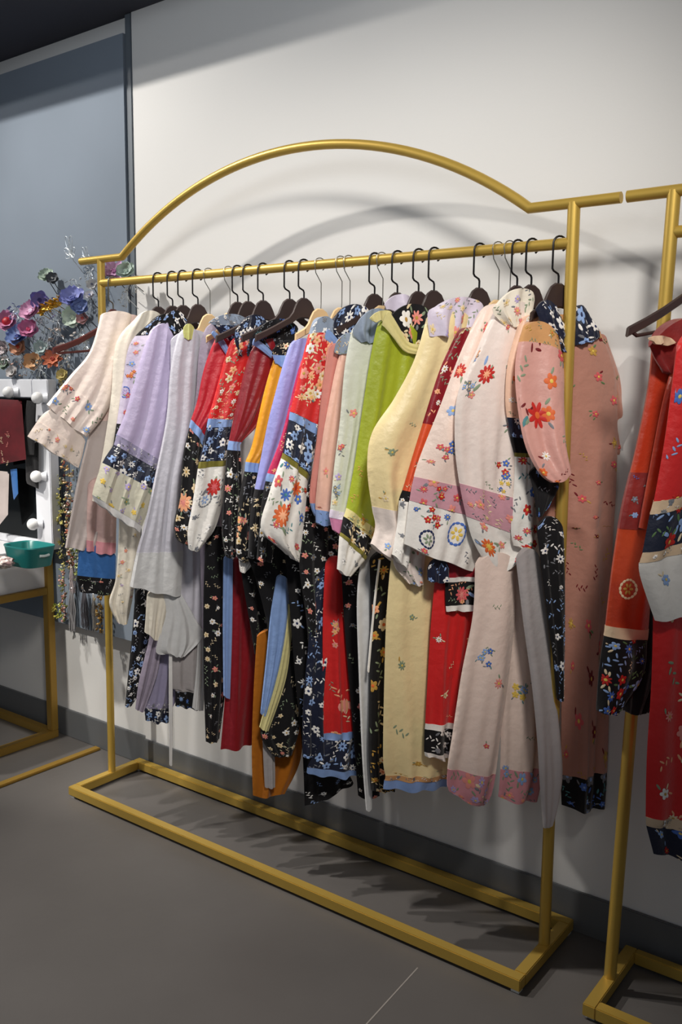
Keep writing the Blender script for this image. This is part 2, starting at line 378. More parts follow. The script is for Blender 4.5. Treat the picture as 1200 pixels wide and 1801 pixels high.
DEF_T = .010
def panel(X, th, rows, bands, parent, off=0., T=DEF_T, folds=3, amp=.0085, seed=0, motifs=(), back=-.115, arch=None, sag=.004):
    """a flattened tube of cloth; rows = (left x, y, right x, y) in photo pixels, bands = (row from, row to, material, part name, embroidery)"""
    rnd = random.Random(seed*7+int(X*1000)+len(rows)); o, u, n = frame(X, th)
    R = []; off_a, off_b = off if isinstance(off, tuple) else (off, off)
    for k, r in enumerate(rows):
        q = k/(len(rows)-1); ok = off_a+(off_b-off_a)*q*q*(3-2*q)
        l = puv(X, th, r[0], r[1], ok); q = puv(X, th, r[2], r[3], ok)
        R.append((*l, *q))
    ph = rnd.random()*6.28; ph2 = rnd.random()*6.28; ph3 = rnd.random()*6.28; nR = len(R)-1
    f1 = folds*rnd.uniform(.28, .5); f2 = folds*rnd.uniform(.55, .95); f3 = folds*rnd.uniform(1.3, 1.9); g1 = rnd.uniform(-.5, .5); g2 = rnd.uniform(-.9, .9)
    off_a, off_b = off if isinstance(off, tuple) else (off, off)
    h0 = abs((R[0][1]+R[0][3]-R[1][1]-R[1][3])/2)
    def edge(t):
        t = max(0, min(nR-1e-6, t)); i = int(t); f_ = t-i
        g = lambda k: R[max(0, min(nR, k))]
        return cr(g(i-1), g(i), g(i+1), g(i+2), f_)
    base = parent.location
    def surf(t, c, side, extra=0.):
        a = edge(t); uu = a[0]+(a[2]-a[0])*c; zz = a[1]+(a[3]-a[1])*c; wd = math.hypot(a[2]-a[0], a[3]-a[1])
        prof = (max(0, 1-(2*c-1)**2))**.5; Tm = min(T, wd*.3); A = min(amp, wd*.09)
        ramp = .25+.75*min(1, t/max(1, nR)*1.6)
        q = t/max(1, nR)
        d = side*Tm*prof + A*ramp*prof*(.75*sin(6.283*f1*c+ph+g1*t)+.6*sin(6.283*f2*c+ph2+g2*t+.6*sin(1.7*t))+.42*sin(6.283*f3*c+ph3+g1*t*1.5)*(.5+.5*sin(1.3*t+ph)))
        if t < 1: zz += (arch if arch is not None else min(.016, wd*.22, h0*.45))*(1-t)**2*(2*sin(pi*c)**.7-1)
        if t > nR-1: zz += (t-nR+1)**2*(-sag*sin(pi*c)+.0022*sin(6.283*f2*c+ph2)*min(1, wd/.06))
        return o+u*uu+Vector((0, 0, zz))+n*(off_a+(off_b-off_a)*q*q*(3-2*q)+d+extra)-base
    for bi, bd in enumerate(bands):
        t0, t1, mt, nm = bd[:4]; emb = bd[4] if len(bd) > 4 else None
        lift = .0012*(bi % 2)
        a, b_ = edge(t0), edge(t1); e2 = edge((t0+t1)/2)
        H = math.hypot((a[0]+a[2]-b_[0]-b_[2])/2, (a[1]+a[3]-b_[1]-b_[3])/2); Wd = math.hypot(e2[2]-e2[0], e2[3]-e2[1])
        H = max(H, .004)
        fn = lambda x, y, h, t0=t0, t1=t1, H=H, Wd=Wd, lift=lift: surf(t0+(t1-t0)*max(.0, min(1., y/H)), max(.02, min(.98, x/Wd)), 1, h+lift)
        pc = Piece(fn, parent, nm, mt); bm = pc.bm
        nc = 26 if Wd > .05 else 16; nr = max(2, int(H/.012)); nr = min(nr, 60)
        F = [[bm.verts.new(surf(t0+(t1-t0)*i/nr, j/nc, 1, lift)) for j in range(nc+1)] for i in range(nr+1)]
        B = [[F[i][0]]+[bm.verts.new(surf(t0+(t1-t0)*i/nr, j/nc, -1, -lift)) for j in range(1, nc)]+[F[i][nc]] for i in range(nr+1)]
        for i in range(nr):
            for j in range(nc):
                bm.faces.new((F[i][j], F[i][j+1], F[i+1][j+1], F[i+1][j])); bm.faces.new((B[i][j+1], B[i][j], B[i+1][j], B[i+1][j+1]))
        for i in (0, nr):
            for j in range(nc):
                vs = [F[i][j], F[i][j+1], B[i][j+1], B[i][j]]; vs = list(dict.fromkeys(vs))
                if len(vs) >= 3:
                    try: bm.faces.new(vs)
                    except ValueError: pass
        bmesh.ops.recalc_face_normals(bm, faces=bm.faces)
        if emb:
            for e in (emb if isinstance(emb, list) else [emb]):
                if e[0] == 'edge':      # a row of small dots along the lower edge
                    _, col, step = e
                    k = int(Wd/step)
                    for q in range(k): pc.ellipse((q+.5)*Wd/k, H*.85, step*.38, step*.22, .4*(-1)**q, pc.mi(col))
                else:
                    pal, sp, sz = e[:3]; pc.scatter(Wd, H, pal, sp, sz, rnd, *(e[3:5] if len(e) > 3 else ()))
        for mo in motifs:
            if mo[0] != bi: continue
            _, kind, px, py, r, c1, c2 = mo; g = puv(X, th, px, py, (off_a+off_b)/2); best = None
            for i in range(41):
                for j in range(31):
                    a = edge(t0+(t1-t0)*i/40); c = j/30; d2 = (a[0]+(a[2]-a[0])*c-g[0])**2+(a[1]+(a[3]-a[1])*c-g[1])**2
                    if best is None or d2 < best[0]: best = (d2, c*Wd, i/40*H)
            _, x, y = best
            if kind == 'flower': pc.flower(x, y, r, c1, c2, ['sage', 'teal', 'grey'], rnd, 8)
            elif kind == 'ring': pc.ring(x, y, r, c1, c2)
            elif kind == 'mum':
                pc.flower(x, y, r, c1, c2, ['sage', 'lblue', 'grey'], rnd, 10); pc.flower(x, y, r*.6, c2, c1, ['sage'], rnd, 8)
            elif kind == 'bunch':
                for q in range(5):
                    pc.flower(x+rnd.uniform(-1, 1)*r, y+rnd.uniform(-1, 1)*r, r*.42, rnd.choice((c1, c2)), 'yellow', ['sage', 'teal', 'grey'], rnd, 5)
            elif kind == 'fruit':
                for q in range(-2, 3): pc.ellipse(x+q*r*.36, y, r*.24, r*(1-.12*q*q), 0, pc.mi(c1 if q % 2 else c2), .0016)
                for q in range(4): pc.sprig(x+rnd.uniform(-1, 1)*r*1.5, y+(-1)**q*r*1.4, r*.8, ['sage', 'cream', 'peach'], rnd)
        pc.mats = pc.mats
        link(nm, bm, pc.mats, parent)

def garment(X, name, label, cat, panels, th=None):
    t = thing(name, label, cat, (X, 0, .9)); 
    for k, p in enumerate(panels):
        kw = p[2] if len(p) > 2 else {}
        panel(X, th, p[0], p[1], t, seed=k, **kw)
    return t

# fabrics
F_ = dict(creampink=cloth('cream_pink_silk', (242, 226, 214), True), blush=cloth('blush_silk', (222, 196, 190), True), sheer=cloth('grey_pink_voile', (190, 178, 174)),
  dustpink=cloth('dusty_pink_cotton', (208, 176, 170)), bluesat=cloth('bright_blue_satin', (52, 104, 168), True), blk=cloth('black_cloth', (18, 17, 20)),
  ivory=cloth('ivory_cotton', (228, 220, 204)), lilacw=cloth('lilac_white_silk', (208, 198, 216), True), navy=cloth('navy_black_satin', (20, 26, 48), True),
  lav=cloth('lavender_silk', (186, 174, 206), True), lavt=cloth('lavender_grey_trim', (150, 144, 172)), creamg=cloth('cream_green_silk', (206, 202, 182), True),
  grey=cloth('pale_grey_satin', (196, 194, 204), True), greyl=cloth('pale_grey_lining', (206, 206, 206)), yelg=cloth('yellow_green_silk', (196, 198, 120), True),
  mauve=cloth('mauve_grey_silk', (140, 130, 146), True), greyb=cloth('blue_grey_lace', (134, 146, 164)), red=cloth('crimson_satin', (176, 22, 40), True),
  redb=cloth('bright_red_satin', (204, 34, 34), True), lblue=cloth('light_blue_trim', (128, 156, 206), True), dred=cloth('dark_red_satin', (132, 16, 30), True),
  white=cloth('white_satin', (230, 226, 220), True), goldt=cloth('olive_gold_braid', (120, 112, 46)), yellow=cloth('amber_yellow_satin', (226, 152, 20), True),
  bsatin=cloth('pale_blue_violet_satin', (148, 152, 214), True), magenta=cloth('magenta_satin', (188, 28, 84), True), salmon=cloth('salmon_silk', (206, 134, 124)),
  peach=cloth('peach_silk', (224, 178, 160), True), wgreen=cloth('white_green_silk', (206, 208, 194), True), pinkb=cloth('bright_pink_hem', (220, 140, 180), True),
  lime=cloth('lime_green_satin', (148, 160, 34), True), creame=cloth('cream_embroidered_braid', (206, 196, 138)), cream=cloth('cream_yellow_silk', (232, 212, 160), True),
  orange=cloth('orange_silk', (214, 82, 40), True), palepink=cloth('pale_pink_silk', (230, 208, 196), True), whitepk=cloth('white_pink_silk', (232, 218, 210), True),
  roseband=cloth('dusty_rose_band', (196, 146, 158)), peachw=cloth('peach_white_silk', (236, 196, 170), True), pinksat=cloth('pink_satin', (206, 154, 144), True),
  gown=cloth('dull_pink_gown_silk', (176, 126, 110), True), goldp=cloth('gold_peach_braid', (196, 146, 96)), amber=cloth('amber_lining', (168, 98, 18)),
  greysk=cloth('grey_skirt_lining', (166, 160, 160)), orred=cloth('orange_red_brocade', (192, 66, 26), True, rgb2=(172, 52, 22)), marb=cloth('maroon_brocade', (140, 44, 40), True, rgb2=(118, 34, 34)),
  beige=cloth('beige_ribbon', (206, 180, 150)), lace=cloth('white_lace', (226, 224, 222)), rose=cloth('rose_hem', (206, 140, 148)))
G = F_
B = lambda a, b, m_, n, e=None: (a, b, G[m_], n, e)
def sleeve(*k): return k

garment(.274, 'short_jacket', 'cream pink jacket with wide two-tier sleeve, leftmost on the arched rack', 'jacket', [
  ([(176, 552, 250, 556), (165, 640, 240, 650), (160, 740, 225, 740), (135, 850, 215, 850), (114, 962, 170, 966)], [B(0, 2, 'blush', 'bodice', ('pale', .06, .008)), B(2, 4, 'sheer', 'underskirt')], dict(off=-.012, arch=.004)),
  ([(178, 550, 232, 552), (158, 618, 212, 640), (122, 662, 192, 716), (82, 712, 152, 770)], [B(0, 2.2, 'creampink', 'sleeve'), B(2.2, 3, 'creampink', 'sleeve_border', ('whitep', .035, .010))], dict(off=.012, T=.016, arch=.006, motifs=[(1, 'bunch', 128, 672, .016, 'rose', 'pink')])),
  ([(84, 714, 150, 768), (66, 740, 146, 796), (48, 766, 138, 822)], [B(0, 1, 'creampink', 'cuff'), B(1, 2, 'creampink', 'cuff_edge', ('pale', .022, .006))], dict(off=.004, T=.016)),
  ([(154, 845, 206, 850), (153, 905, 205, 905), (152, 950, 204, 955), (152, 968, 203, 974)], [B(0, 2, 'dustpink', 'panel_border'), B(2, 3, 'rose', 'panel_hem')], dict(off=.0)),
  ([(138, 965, 204, 970), (136, 1012, 203, 1018), (136, 1022, 203, 1028), (140, 1040, 200, 1045)], [B(0, 1, 'bluesat', 'blue_satin_panel'), B(1, 3, 'blk', 'black_floral_hem', ('blackp', .018, .006))], dict(off=-.01)),
])
garment(.337, 'short_jacket', 'plain ivory jacket with a narrow trailing sleeve behind the white lilac one', 'jacket', [
  ([(236, 556, 290, 556), (204, 606, 285, 615), (195, 700, 270, 710), (180, 800, 245, 800), (162, 880, 220, 880)], [B(0, 4, 'ivory', 'sleeve')], dict(T=.012)),
  ([(210, 880, 250, 885), (208, 960, 246, 960), (203, 1020, 238, 1020), (192, 1060, 232, 1060), (206, 1095, 224, 1096)], [B(0, 4, 'ivory', 'trailing_tie', ('pale', .03, .005))], dict(off=-.006)),
])
garment(.383, 'embroidered_jacket', 'white lilac jacket with coral flowers and blue vases down its sleeve', 'jacket', [
  ([(262, 563, 320, 560), (228, 606, 318, 610), (216, 670, 300, 680), (205, 745, 270, 750), (196, 800, 250, 810), (180, 850, 230, 860)],
   [B(0, .7, 'blk', 'collar', ('navyw', .022, .008)), B(.7, 3, 'lilacw', 'sleeve', ('whitep', .032, .011)), B(3, 5, 'blk', 'cuff_band', ('navyw', .016, .008))], dict(T=.012, motifs=[(1, 'bunch', 228, 655, .014, 'orange', 'peach'), (1, 'ring', 218, 690, .014, 'blue', 'lilac')])),
  ([(238, 1035, 280, 1040), (232, 1120, 275, 1120), (224, 1200, 255, 1200), (220, 1242, 232, 1240)], [B(0, 3, 'blk', 'skirt_panel', ('navyw', .019, .008))], {}),
])
garment(.445, 'embroidered_jacket', 'lavender silk jacket with navy floral band and wide cream cuff', 'jacket', [
  ([(262, 578, 322, 578), (245, 640, 320, 650), (222, 722, 305, 735), (205, 764, 284, 812), (200, 782, 281, 830), (180, 814, 273, 864), (162, 870, 250, 925), (172, 886, 247, 936)],
   [B(0, 3, 'lav', 'sleeve'), B(3, 4, 'lavt', 'sleeve_trim', ('tone', .012, .004)), B(4, 5, 'navy', 'floral_band', ('navyw', .020, .009)), B(5, 6, 'creamg', 'cuff', ('lav', .03, .009)), B(6, 7, 'lace', 'cuff_frill')], dict(T=.016, folds=4, amp=.008, off=.006)),
  ([(286, 556, 330, 556), (297, 580, 335, 585), (312, 600, 335, 600)], [B(0, 2, 'blk', 'collar', ('navyw', .016, .007))], dict(off=.020, T=.004)),
  ([(264, 1100, 305, 1100), (262, 1125, 282, 1128), (245, 1195, 264, 1200), (238, 1246, 246, 1248)], [B(0, 3, 'mauve', 'grey_tie')], dict(off=.01)),
  ([(285, 1100, 320, 1100), (276, 1125, 290, 1128), (262, 1185, 276, 1190), (245, 1250, 254, 1250)], [B(0, 3, 'mauve', 'grey_tie')], dict(off=.02)),
  ([(280, 1100, 330, 1110), (266, 1170, 318, 1170), (256, 1232, 308, 1236), (254, 1244, 300, 1246), (256, 1266, 297, 1270)], [B(0, 2, 'lavt', 'skirt_panel'), B(2, 3, 'lavt', 'skirt_trim', ('tone', .012, .004)), B(3, 4, 'navy', 'skirt_hem', ('navyw', .018, .008))], dict(off=.0)),
])
garment(.50, 'long_robe', 'long plain pale grey robe with gathered wide cuff hanging lowest on the left', 'robe', [
  ([(300, 590, 375, 590), (300, 720, 370, 720), (300, 880, 376, 880), (310, 1000, 368, 1000), (315, 1070, 362, 1090), (310, 1110, 362, 1112)], [B(0, 5, 'grey', 'robe_body')], dict(off=-.006)),
  ([(312, 586, 352, 588), (300, 650, 348, 650), (292, 740, 338, 750), (272, 840, 318, 850), (256, 915, 316, 925), (240, 972, 322, 968), (228, 1030, 318, 1048)],
   [B(0, 5, 'grey', 'sleeve'), B(5, 6, 'greyl', 'gathered_cuff')], dict(off=.02, T=.016, folds=3, amp=.008)),
  ([(322, 574, 342, 574), (322, 584, 340, 588), (324, 594, 338, 596)], [B(0, 2, 'yelg', 'collar_trim')], dict(off=.036, T=.004)),
  ([(285, 1035, 322, 1045), (292, 1080, 345, 1090), (274, 1145, 358, 1118), (300, 1150, 325, 1155)], [B(0, 3, 'greyl', 'inner_cuff')], dict(off=.012)),
  ([(258, 1040, 300, 1050), (256, 1085, 290, 1090), (254, 1110, 285, 1132)], [B(0, 2, 'ivory', 'ivory_flap')], dict(off=.004)),
  ([(304, 1100, 362, 1105), (302, 1200, 358, 1200), (308, 1215, 356, 1218), (308, 1240, 354, 1246)], [B(0, 2, 'greysk', 'underskirt'), B(2, 3, 'blk', 'underskirt_hem', ('navydk', .018, .006))], dict(off=-.01)),
  ([(297, 1130, 303, 1130), (297, 1240, 304, 1240), (298, 1345, 303, 1345)], [B(0, 2, 'lace', 'white_ribbon')], dict(off=.012, T=.002)),
  ([(348, 1120, 360, 1120), (345, 1180, 362, 1180), (338, 1245, 358, 1250)], [B(0, 2, 'greyl', 'pale_ribbon')], dict(off=.012, T=.002)),
])
garment(.56, 'long_robe', 'mauve grey robe seen as a narrow shadowed strip behind the crimson jacket', 'robe', [
  ([(360, 572, 425, 572), (350, 620, 415, 620), (344, 700, 400, 700), (332, 780, 380, 780), (324, 860, 370, 860)], [B(0, 4, 'mauve', 'sleeve')], dict(T=.012)),
  ([(352, 860, 400, 860), (352, 950, 398, 950), (356, 1110, 390, 1110)], [B(0, 2, 'mauve', 'robe_body')], dict(off=-.005)),
])
garment(.646, 'embroidered_jacket', 'plain crimson sleeve jacket with grey blue lace collar and black floral cuff', 'jacket', [
  ([(378, 588, 450, 592), (358, 652, 430, 655), (347, 705, 395, 722), (336, 738, 360, 768), (333, 752, 357, 786), (322, 800, 356, 815), (316, 870, 352, 880), (306, 920, 345, 930), (308, 945, 335, 962)],
   [B(0, 3, 'red', 'sleeve'), B(3, 4, 'lblue', 'sleeve_trim'), B(4, 8, 'blk', 'cuff', ('blackc', .022, .009))], dict(T=.014, motifs=[(2, 'mum', 322, 882, .022, 'peach', 'pink')])),
  ([(366, 562, 438, 558), (378, 575, 445, 580), (402, 606, 440, 610)], [B(0, .8, 'greyb', 'lace_collar', ('tone', .014, .005)), B(.8, 2, 'navy', 'collar_yoke', ('navyw', .016, .006))], dict(off=.012, T=.006)),
  ([(372, 586, 378, 582), (386, 606, 394, 598), (398, 624, 404, 616)], [B(0, 2, 'lblue', 'yoke_trim')], dict(off=.022, T=.003)),
  ([(362, 930, 410, 940), (358, 1050, 405, 1050), (358, 1180, 400, 1180), (362, 1305, 386, 1300)], [B(0, 3, 'blk', 'skirt_panel', ('blackc', .024, .007))], {}),
])
garment(.702, 'embroidered_jacket', 'red jacket with peach flowers and a white cuff with one red blossom, left of centre', 'jacket', [
  ([(404, 596, 470, 600), (390, 650, 455, 650), (375, 705, 425, 705), (366, 736, 410, 738), (363, 752, 408, 750), (350, 812, 405, 808), (348, 824, 404, 816), (338, 890, 394, 875), (330, 935, 378, 930), (332, 965, 350, 968)],
   [B(0, 3, 'redb', 'sleeve', ('redp', .020, .009)), B(3, 4, 'lblue', 'sleeve_trim', ('tone', .02, .004)), B(4, 5, 'navy', 'floral_band', ('navyw', .019, .009)), B(5, 6, 'goldt', 'braid'), B(6, 9, 'white', 'white_cuff', ('tone', .04, .010))],
   dict(T=.015, motifs=[(4, 'mum', 372, 856, .018, 'red', 'rose'), (4, 'ring', 358, 880, .016, 'grey', 'lblue')])),
  ([(418, 568, 470, 560), (412, 590, 470, 590), (420, 625, 455, 625)], [B(0, 2, 'navy', 'collar', ('navyw', .018, .008))], dict(off=.012, T=.006)),
  ([(393, 980, 410, 980), (392, 1100, 409, 1100), (393, 1222, 405, 1228)], [B(0, 2, 'lblue', 'blue_edging')], dict(off=.012, T=.005)),
  ([(404, 985, 460, 985), (402, 1100, 455, 1100), (396, 1220, 450, 1220), (388, 1318, 444, 1308)], [B(0, 3, 'dred', 'skirt_panel')], dict(off=.0, amp=.010, folds=2)),
])
garment(.798, 'embroidered_jacket', 'dark red sleeve jacket with black collar and long black floral cuff', 'jacket', [
  ([(444, 602, 520, 610), (428, 660, 500, 665), (411, 735, 460, 740), (403, 775, 425, 778), (400, 791, 423, 793), (394, 860, 425, 860), (390, 930, 420, 930), (396, 978, 415, 980)],
   [B(0, 3, 'dred', 'sleeve'), B(3, 4, 'lblue', 'sleeve_trim'), B(4, 7, 'blk', 'cuff', ('blackp', .019, .008))], dict(T=.013)),
  ([(450, 575, 525, 568), (446, 596, 520, 602), (474, 624, 510, 626)], [B(0, 2, 'blk', 'collar', ('navydk', .018, .006))], dict(off=.012, T=.006)),
  ([(444, 604, 450, 594), (462, 618, 468, 608), (476, 630, 480, 620)], [B(0, 2, 'lblue', 'collar_trim')], dict(off=.022, T=.003)),
  ([(415, 925, 500, 930), (425, 1010, 495, 1010), (440, 1100, 480, 1100), (448, 1150, 470, 1150)], [B(0, 3, 'blk', 'skirt_panel', ('blackp', .026, .006))], {}),
  ([(418, 955, 470, 975), (420, 985, 455, 985), (422, 1004, 432, 1006)], [B(0, 2, 'white', 'white_cuff_tip', ('tone', .02, .006))], dict(off=.03, T=.006)),
])
garment(.848, 'embroidered_jacket', 'amber yellow satin jacket with black floral cuff and orange hem', 'jacket', [
  ([(480, 628, 540, 630), (462, 700, 520, 700), (444, 780, 480, 782), (432, 812, 456, 815), (430, 829, 455, 831), (420, 880, 450, 880), (414, 960, 440, 960), (420, 985, 436, 988)],
   [B(0, 3, 'yellow', 'sleeve'), B(3, 4, 'lblue', 'sleeve_trim'), B(4, 7, 'blk', 'cuff', ('blackc', .020, .009))], dict(T=.013, motifs=[(2, 'bunch', 420, 930, .014, 'pink', 'peach')])),
  ([(482, 606, 540, 604), (478, 620, 530, 622), (484, 640, 515, 645)], [B(0, 1.2, 'blk', 'collar', ('blackg', .014, .006)), B(1.2, 2, 'lblue', 'collar_trim')], dict(off=.012, T=.006)),
  ([(452, 1110, 530, 1120), (446, 1220, 530, 1230), (443, 1320, 530, 1330), (445, 1400, 502, 1394)], [B(0, 3, 'amber', 'robe_lining')], {}),
  ([(462, 1300, 482, 1305), (464, 1350, 484, 1350), (466, 1384, 484, 1384)], [B(0, 2, 'greysk', 'grey_facing')], dict(off=.028, T=.003)),
])
garment(.902, 'long_robe', 'pale blue violet satin robe squeezed between the amber and magenta ones', 'robe', [
  ([(508, 602, 560, 610), (490, 670, 545, 675), (472, 740, 530, 745), (458, 810, 500, 812), (448, 860, 485, 862), (440, 900, 480, 905), (436, 980, 470, 980)], [B(0, 4, 'bsatin', 'sleeve'), B(4, 6, 'blk', 'cuff', ('blackc', .022, .008))], dict(T=.014, amp=.009)),
  ([(430, 960, 560, 965), (450, 1020, 550, 1020), (470, 1100, 540, 1100), (478, 1180, 530, 1180)], [B(0, 3, 'blk', 'skirt_panel', ('blackc', .028, .006))], dict(off=-.01)),
  ([(486, 1015, 506, 1018), (476, 1080, 508, 1085), (468, 1160, 494, 1165), (458, 1254, 468, 1258)], [B(0, 3, 'lblue', 'blue_lining')], dict(off=.01)),
  ([(504, 1060, 516, 1080), (482, 1180, 504, 1190), (456, 1278, 472, 1286)], [B(0, 2, 'creame', 'pale_green_edging')], dict(off=.014, T=.004)),
  ([(500, 1140, 545, 1140), (480, 1230, 535, 1230), (458, 1288, 525, 1290), (480, 1330, 514, 1325)], [B(0, 3, 'blk', 'floral_corner', ('blackc', .026, .009))], dict(off=.0)),
])
garment(.971, 'embroidered_jacket', 'magenta satin jacket with cream flowers, seen as a thin slanting strip', 'jacket', [
  ([(528, 630, 590, 630), (512, 700, 580, 700), (494, 770, 540, 775), (470, 832, 500, 838), (467, 846, 498, 850), (458, 900, 490, 905), (452, 985, 480, 985)],
   [B(0, 3, 'magenta', 'sleeve', ('redp', .028, .008, .3, .95)), B(3, 4, 'lblue', 'sleeve_trim'), B(4, 6, 'blk', 'cuff', ('blackp', .020, .008))], dict(T=.013)),
  ([(500, 960, 590, 960), (508, 1050, 590, 1050), (520, 1200, 590, 1200), (532, 1320, 600, 1320), (536, 1416, 622, 1378)], [B(0, 4, 'blk', 'skirt_panel', ('navyw', .030, .009))], {}),
])
garment(1.06, 'embroidered_jacket', 'central bright red jacket with cream flowers and white cuff of orange and blue blooms', 'jacket', [
  ([(548, 564, 592, 572), (534, 620, 590, 632), (519, 685, 576, 700), (510, 724, 562, 750), (508, 738, 559, 768), (497, 796, 545, 836), (494, 806, 541, 846), (473, 868, 538, 888), (459, 932, 530, 958), (500, 968, 526, 988)],
   [B(0, .45, 'greyb', 'shoulder_yoke', ('tone', .02, .006)), B(.45, 3, 'redb', 'sleeve', [('redp', .019, .011, 0, .72)]), B(3, 4, 'lblue', 'sleeve_trim', ('tone', .02, .004)), B(4, 5, 'navy', 'floral_band', ('navyw', .021, .011)), B(5, 6, 'goldt', 'braid'), B(6, 9, 'white', 'white_cuff', ('whitem', .035, .010))],
   dict(T=.017, off=.006, motifs=[(5, 'mum', 516, 857, .020, 'orange', 'red'), (5, 'mum', 489, 906, .021, 'orange', 'peach'), (5, 'flower', 497, 868, .013, 'blue', 'teal'), (1, 'bunch', 545, 690, .02, 'peach', 'cream')])),
  ([(588, 548, 655, 545), (580, 575, 650, 580), (598, 606, 640, 610)], [B(0, 2, 'navy', 'collar', ('navyw', .022, .010))], dict(off=.016, T=.006)),
  ([(570, 592, 580, 578), (584, 606, 594, 596), (596, 618, 604, 610)], [B(0, 2, 'lblue', 'collar_trim')], dict(off=.024, T=.003)),
  ([(548, 820, 600, 820), (532, 900, 600, 900), (526, 990, 600, 990), (540, 1100, 590, 1100), (545, 1210, 580, 1210)], [B(0, 4, 'blk', 'robe_side', ('blackp', .020, .008))], dict(off=-.012)),
  ([(560, 1000, 612, 1000), (546, 1100, 600, 1100), (534, 1230, 585, 1230), (532, 1330, 590, 1330)], [B(0, 3, 'navy', 'navy_skirt', ('navyw', .024, .010))], dict(off=-.004)),
  ([(572, 985, 612, 990), (568, 1090, 622, 1090), (568, 1200, 628, 1200), (568, 1290, 632, 1284), (566, 1302, 633, 1297), (540, 1350, 634, 1356), (542, 1362, 634, 1364)], [B(0, 3, 'redb', 'red_apron', ('redp', .07, .009)), B(3, 4, 'lblue', 'apron_trim'), B(4, 5, 'navy', 'apron_hem', ('navyw', .024, .011)), B(5, 6, 'lblue', 'apron_edge')],
   dict(off=.012, T=.008, motifs=[(0, 'fruit', 603, 1240, .022, 'peach', 'pink'), (0, 'bunch', 590, 1100, .018, 'pink', 'peach')])),
])
garment(1.10, 'long_robe', 'peach silk robe with salmon front edge and small blue hem', 'robe', [
  ([(576, 610, 605, 612), (566, 690, 590, 690), (556, 780, 575, 780), (546, 850, 565, 850), (545, 885, 562, 885), (552, 905, 565, 908)], [B(0, 4, 'salmon', 'front_edge'), B(4, 5, 'lblue', 'front_edge_hem')], dict(off=-.004, T=.006)),
  ([(596, 618, 660, 620), (582, 690, 640, 690), (566, 780, 620, 780), (556, 870, 600, 880), (555, 896, 590, 900), (556, 920, 586, 922)], [B(0, 4, 'peach', 'sleeve', ('whitep', .06, .008, .4, 1)), B(4, 5, 'lblue', 'sleeve_hem', ('navydk', .016, .005))], dict(T=.012, off=.008)),
  ([(590, 596, 640, 596), (588, 620, 640, 620)], [B(0, 1, 'greyb', 'collar', ('blackg', .014, .006))], dict(off=.018, T=.005)),
  ([(600, 985, 668, 985), (606, 1100, 665, 1100), (618, 1250, 665, 1250), (630, 1400, 668, 1400)], [B(0, 3, 'blk', 'skirt_panel', ('blackp', .032, .008))], {}),
])
garment(1.20, 'long_robe', 'white green silk robe with fine red blossoms, left of the lime jacket', 'robe', [
  ([(618, 574, 690, 570), (606, 650, 680, 650), (598, 740, 665, 745), (588, 820, 645, 830), (581, 896, 625, 905), (580, 910, 612, 915), (585, 932, 606, 936)],
   [B(0, 4, 'wgreen', 'sleeve', ('pale', .06, .008, .45, 1)), B(4, 5, 'lilacw', 'sleeve_border', ('tone', .02, .005)), B(5, 6, 'pinkb', 'pink_hem')], dict(T=.014, motifs=[(0, 'bunch', 598, 778, .014, 'rose', 'pink'), (0, 'bunch', 592, 860, .013, 'grey', 'lblue')])),
  ([(626, 562, 690, 548), (620, 585, 680, 590), (632, 600, 668, 600)], [B(0, 2, 'greyb', 'collar')], dict(off=.014, T=.005)),
  ([(676, 528, 730, 524), (680, 545, 735, 545)], [B(0, 1, 'lilacw', 'stand_collar')], dict(off=-.01, T=.005)),
  ([(638, 960, 676, 965), (628, 1050, 662, 1055), (631, 1180, 656, 1180), (637, 1330, 656, 1330), (644, 1425, 654, 1422)], [B(0, 4, 'greyl', 'white_sash')], dict(off=.02, T=.006, folds=2)),
])
garment(1.254, 'embroidered_jacket', 'lime green satin jacket with black floral neckline and cream braid', 'jacket', [
  ([(664, 560, 740, 590), (650, 640, 735, 645), (637, 725, 720, 725), (623, 820, 690, 830), (609, 893, 662, 934), (604, 908, 656, 952), (599, 936, 646, 980), (597, 942, 642, 986), (593, 1000, 616, 1014)],
   [B(0, 4, 'lime', 'sleeve', ('blackg', .05, .010, .75, 1)), B(4, 5, 'creame', 'cream_braid', ('yel', .014, .005)), B(5, 6, 'blk', 'floral_band', ('blackc', .022, .010)), B(6, 7, 'goldt', 'gold_braid'), B(7, 8, 'white', 'white_cuff', ('tone', .03, .007))], dict(T=.014, amp=.010, folds=3)),
  ([(686, 548, 762, 545), (694, 575, 760, 580), (710, 602, 745, 606)], [B(0, 2, 'blk', 'neckline', ('blackc', .026, .013))], dict(off=.012, T=.004)),
  ([(672, 566, 688, 548), (692, 594, 704, 578), (714, 620, 720, 602), (744, 624, 746, 606)], [B(0, 3, 'creame', 'neck_braid')], dict(off=.024, T=.003)),
  ([(690, 546, 650, 556), (688, 556, 655, 566)], [B(0, 1, 'creame', 'shoulder_braid')], dict(off=.016, T=.004)),
  ([(650, 975, 720, 980), (652, 1080, 715, 1080), (650, 1200, 700, 1200), (648, 1320, 700, 1320), (652, 1388, 695, 1390)], [B(0, 4, 'blk', 'skirt_panel', ('blackg', .032, .013))], {}),
  ([(666, 985, 670, 985), (656, 1070, 660, 1070), (646, 1180, 650, 1180)], [B(0, 2, 'lace', 'white_piping')], dict(off=.014, T=.002)),
])
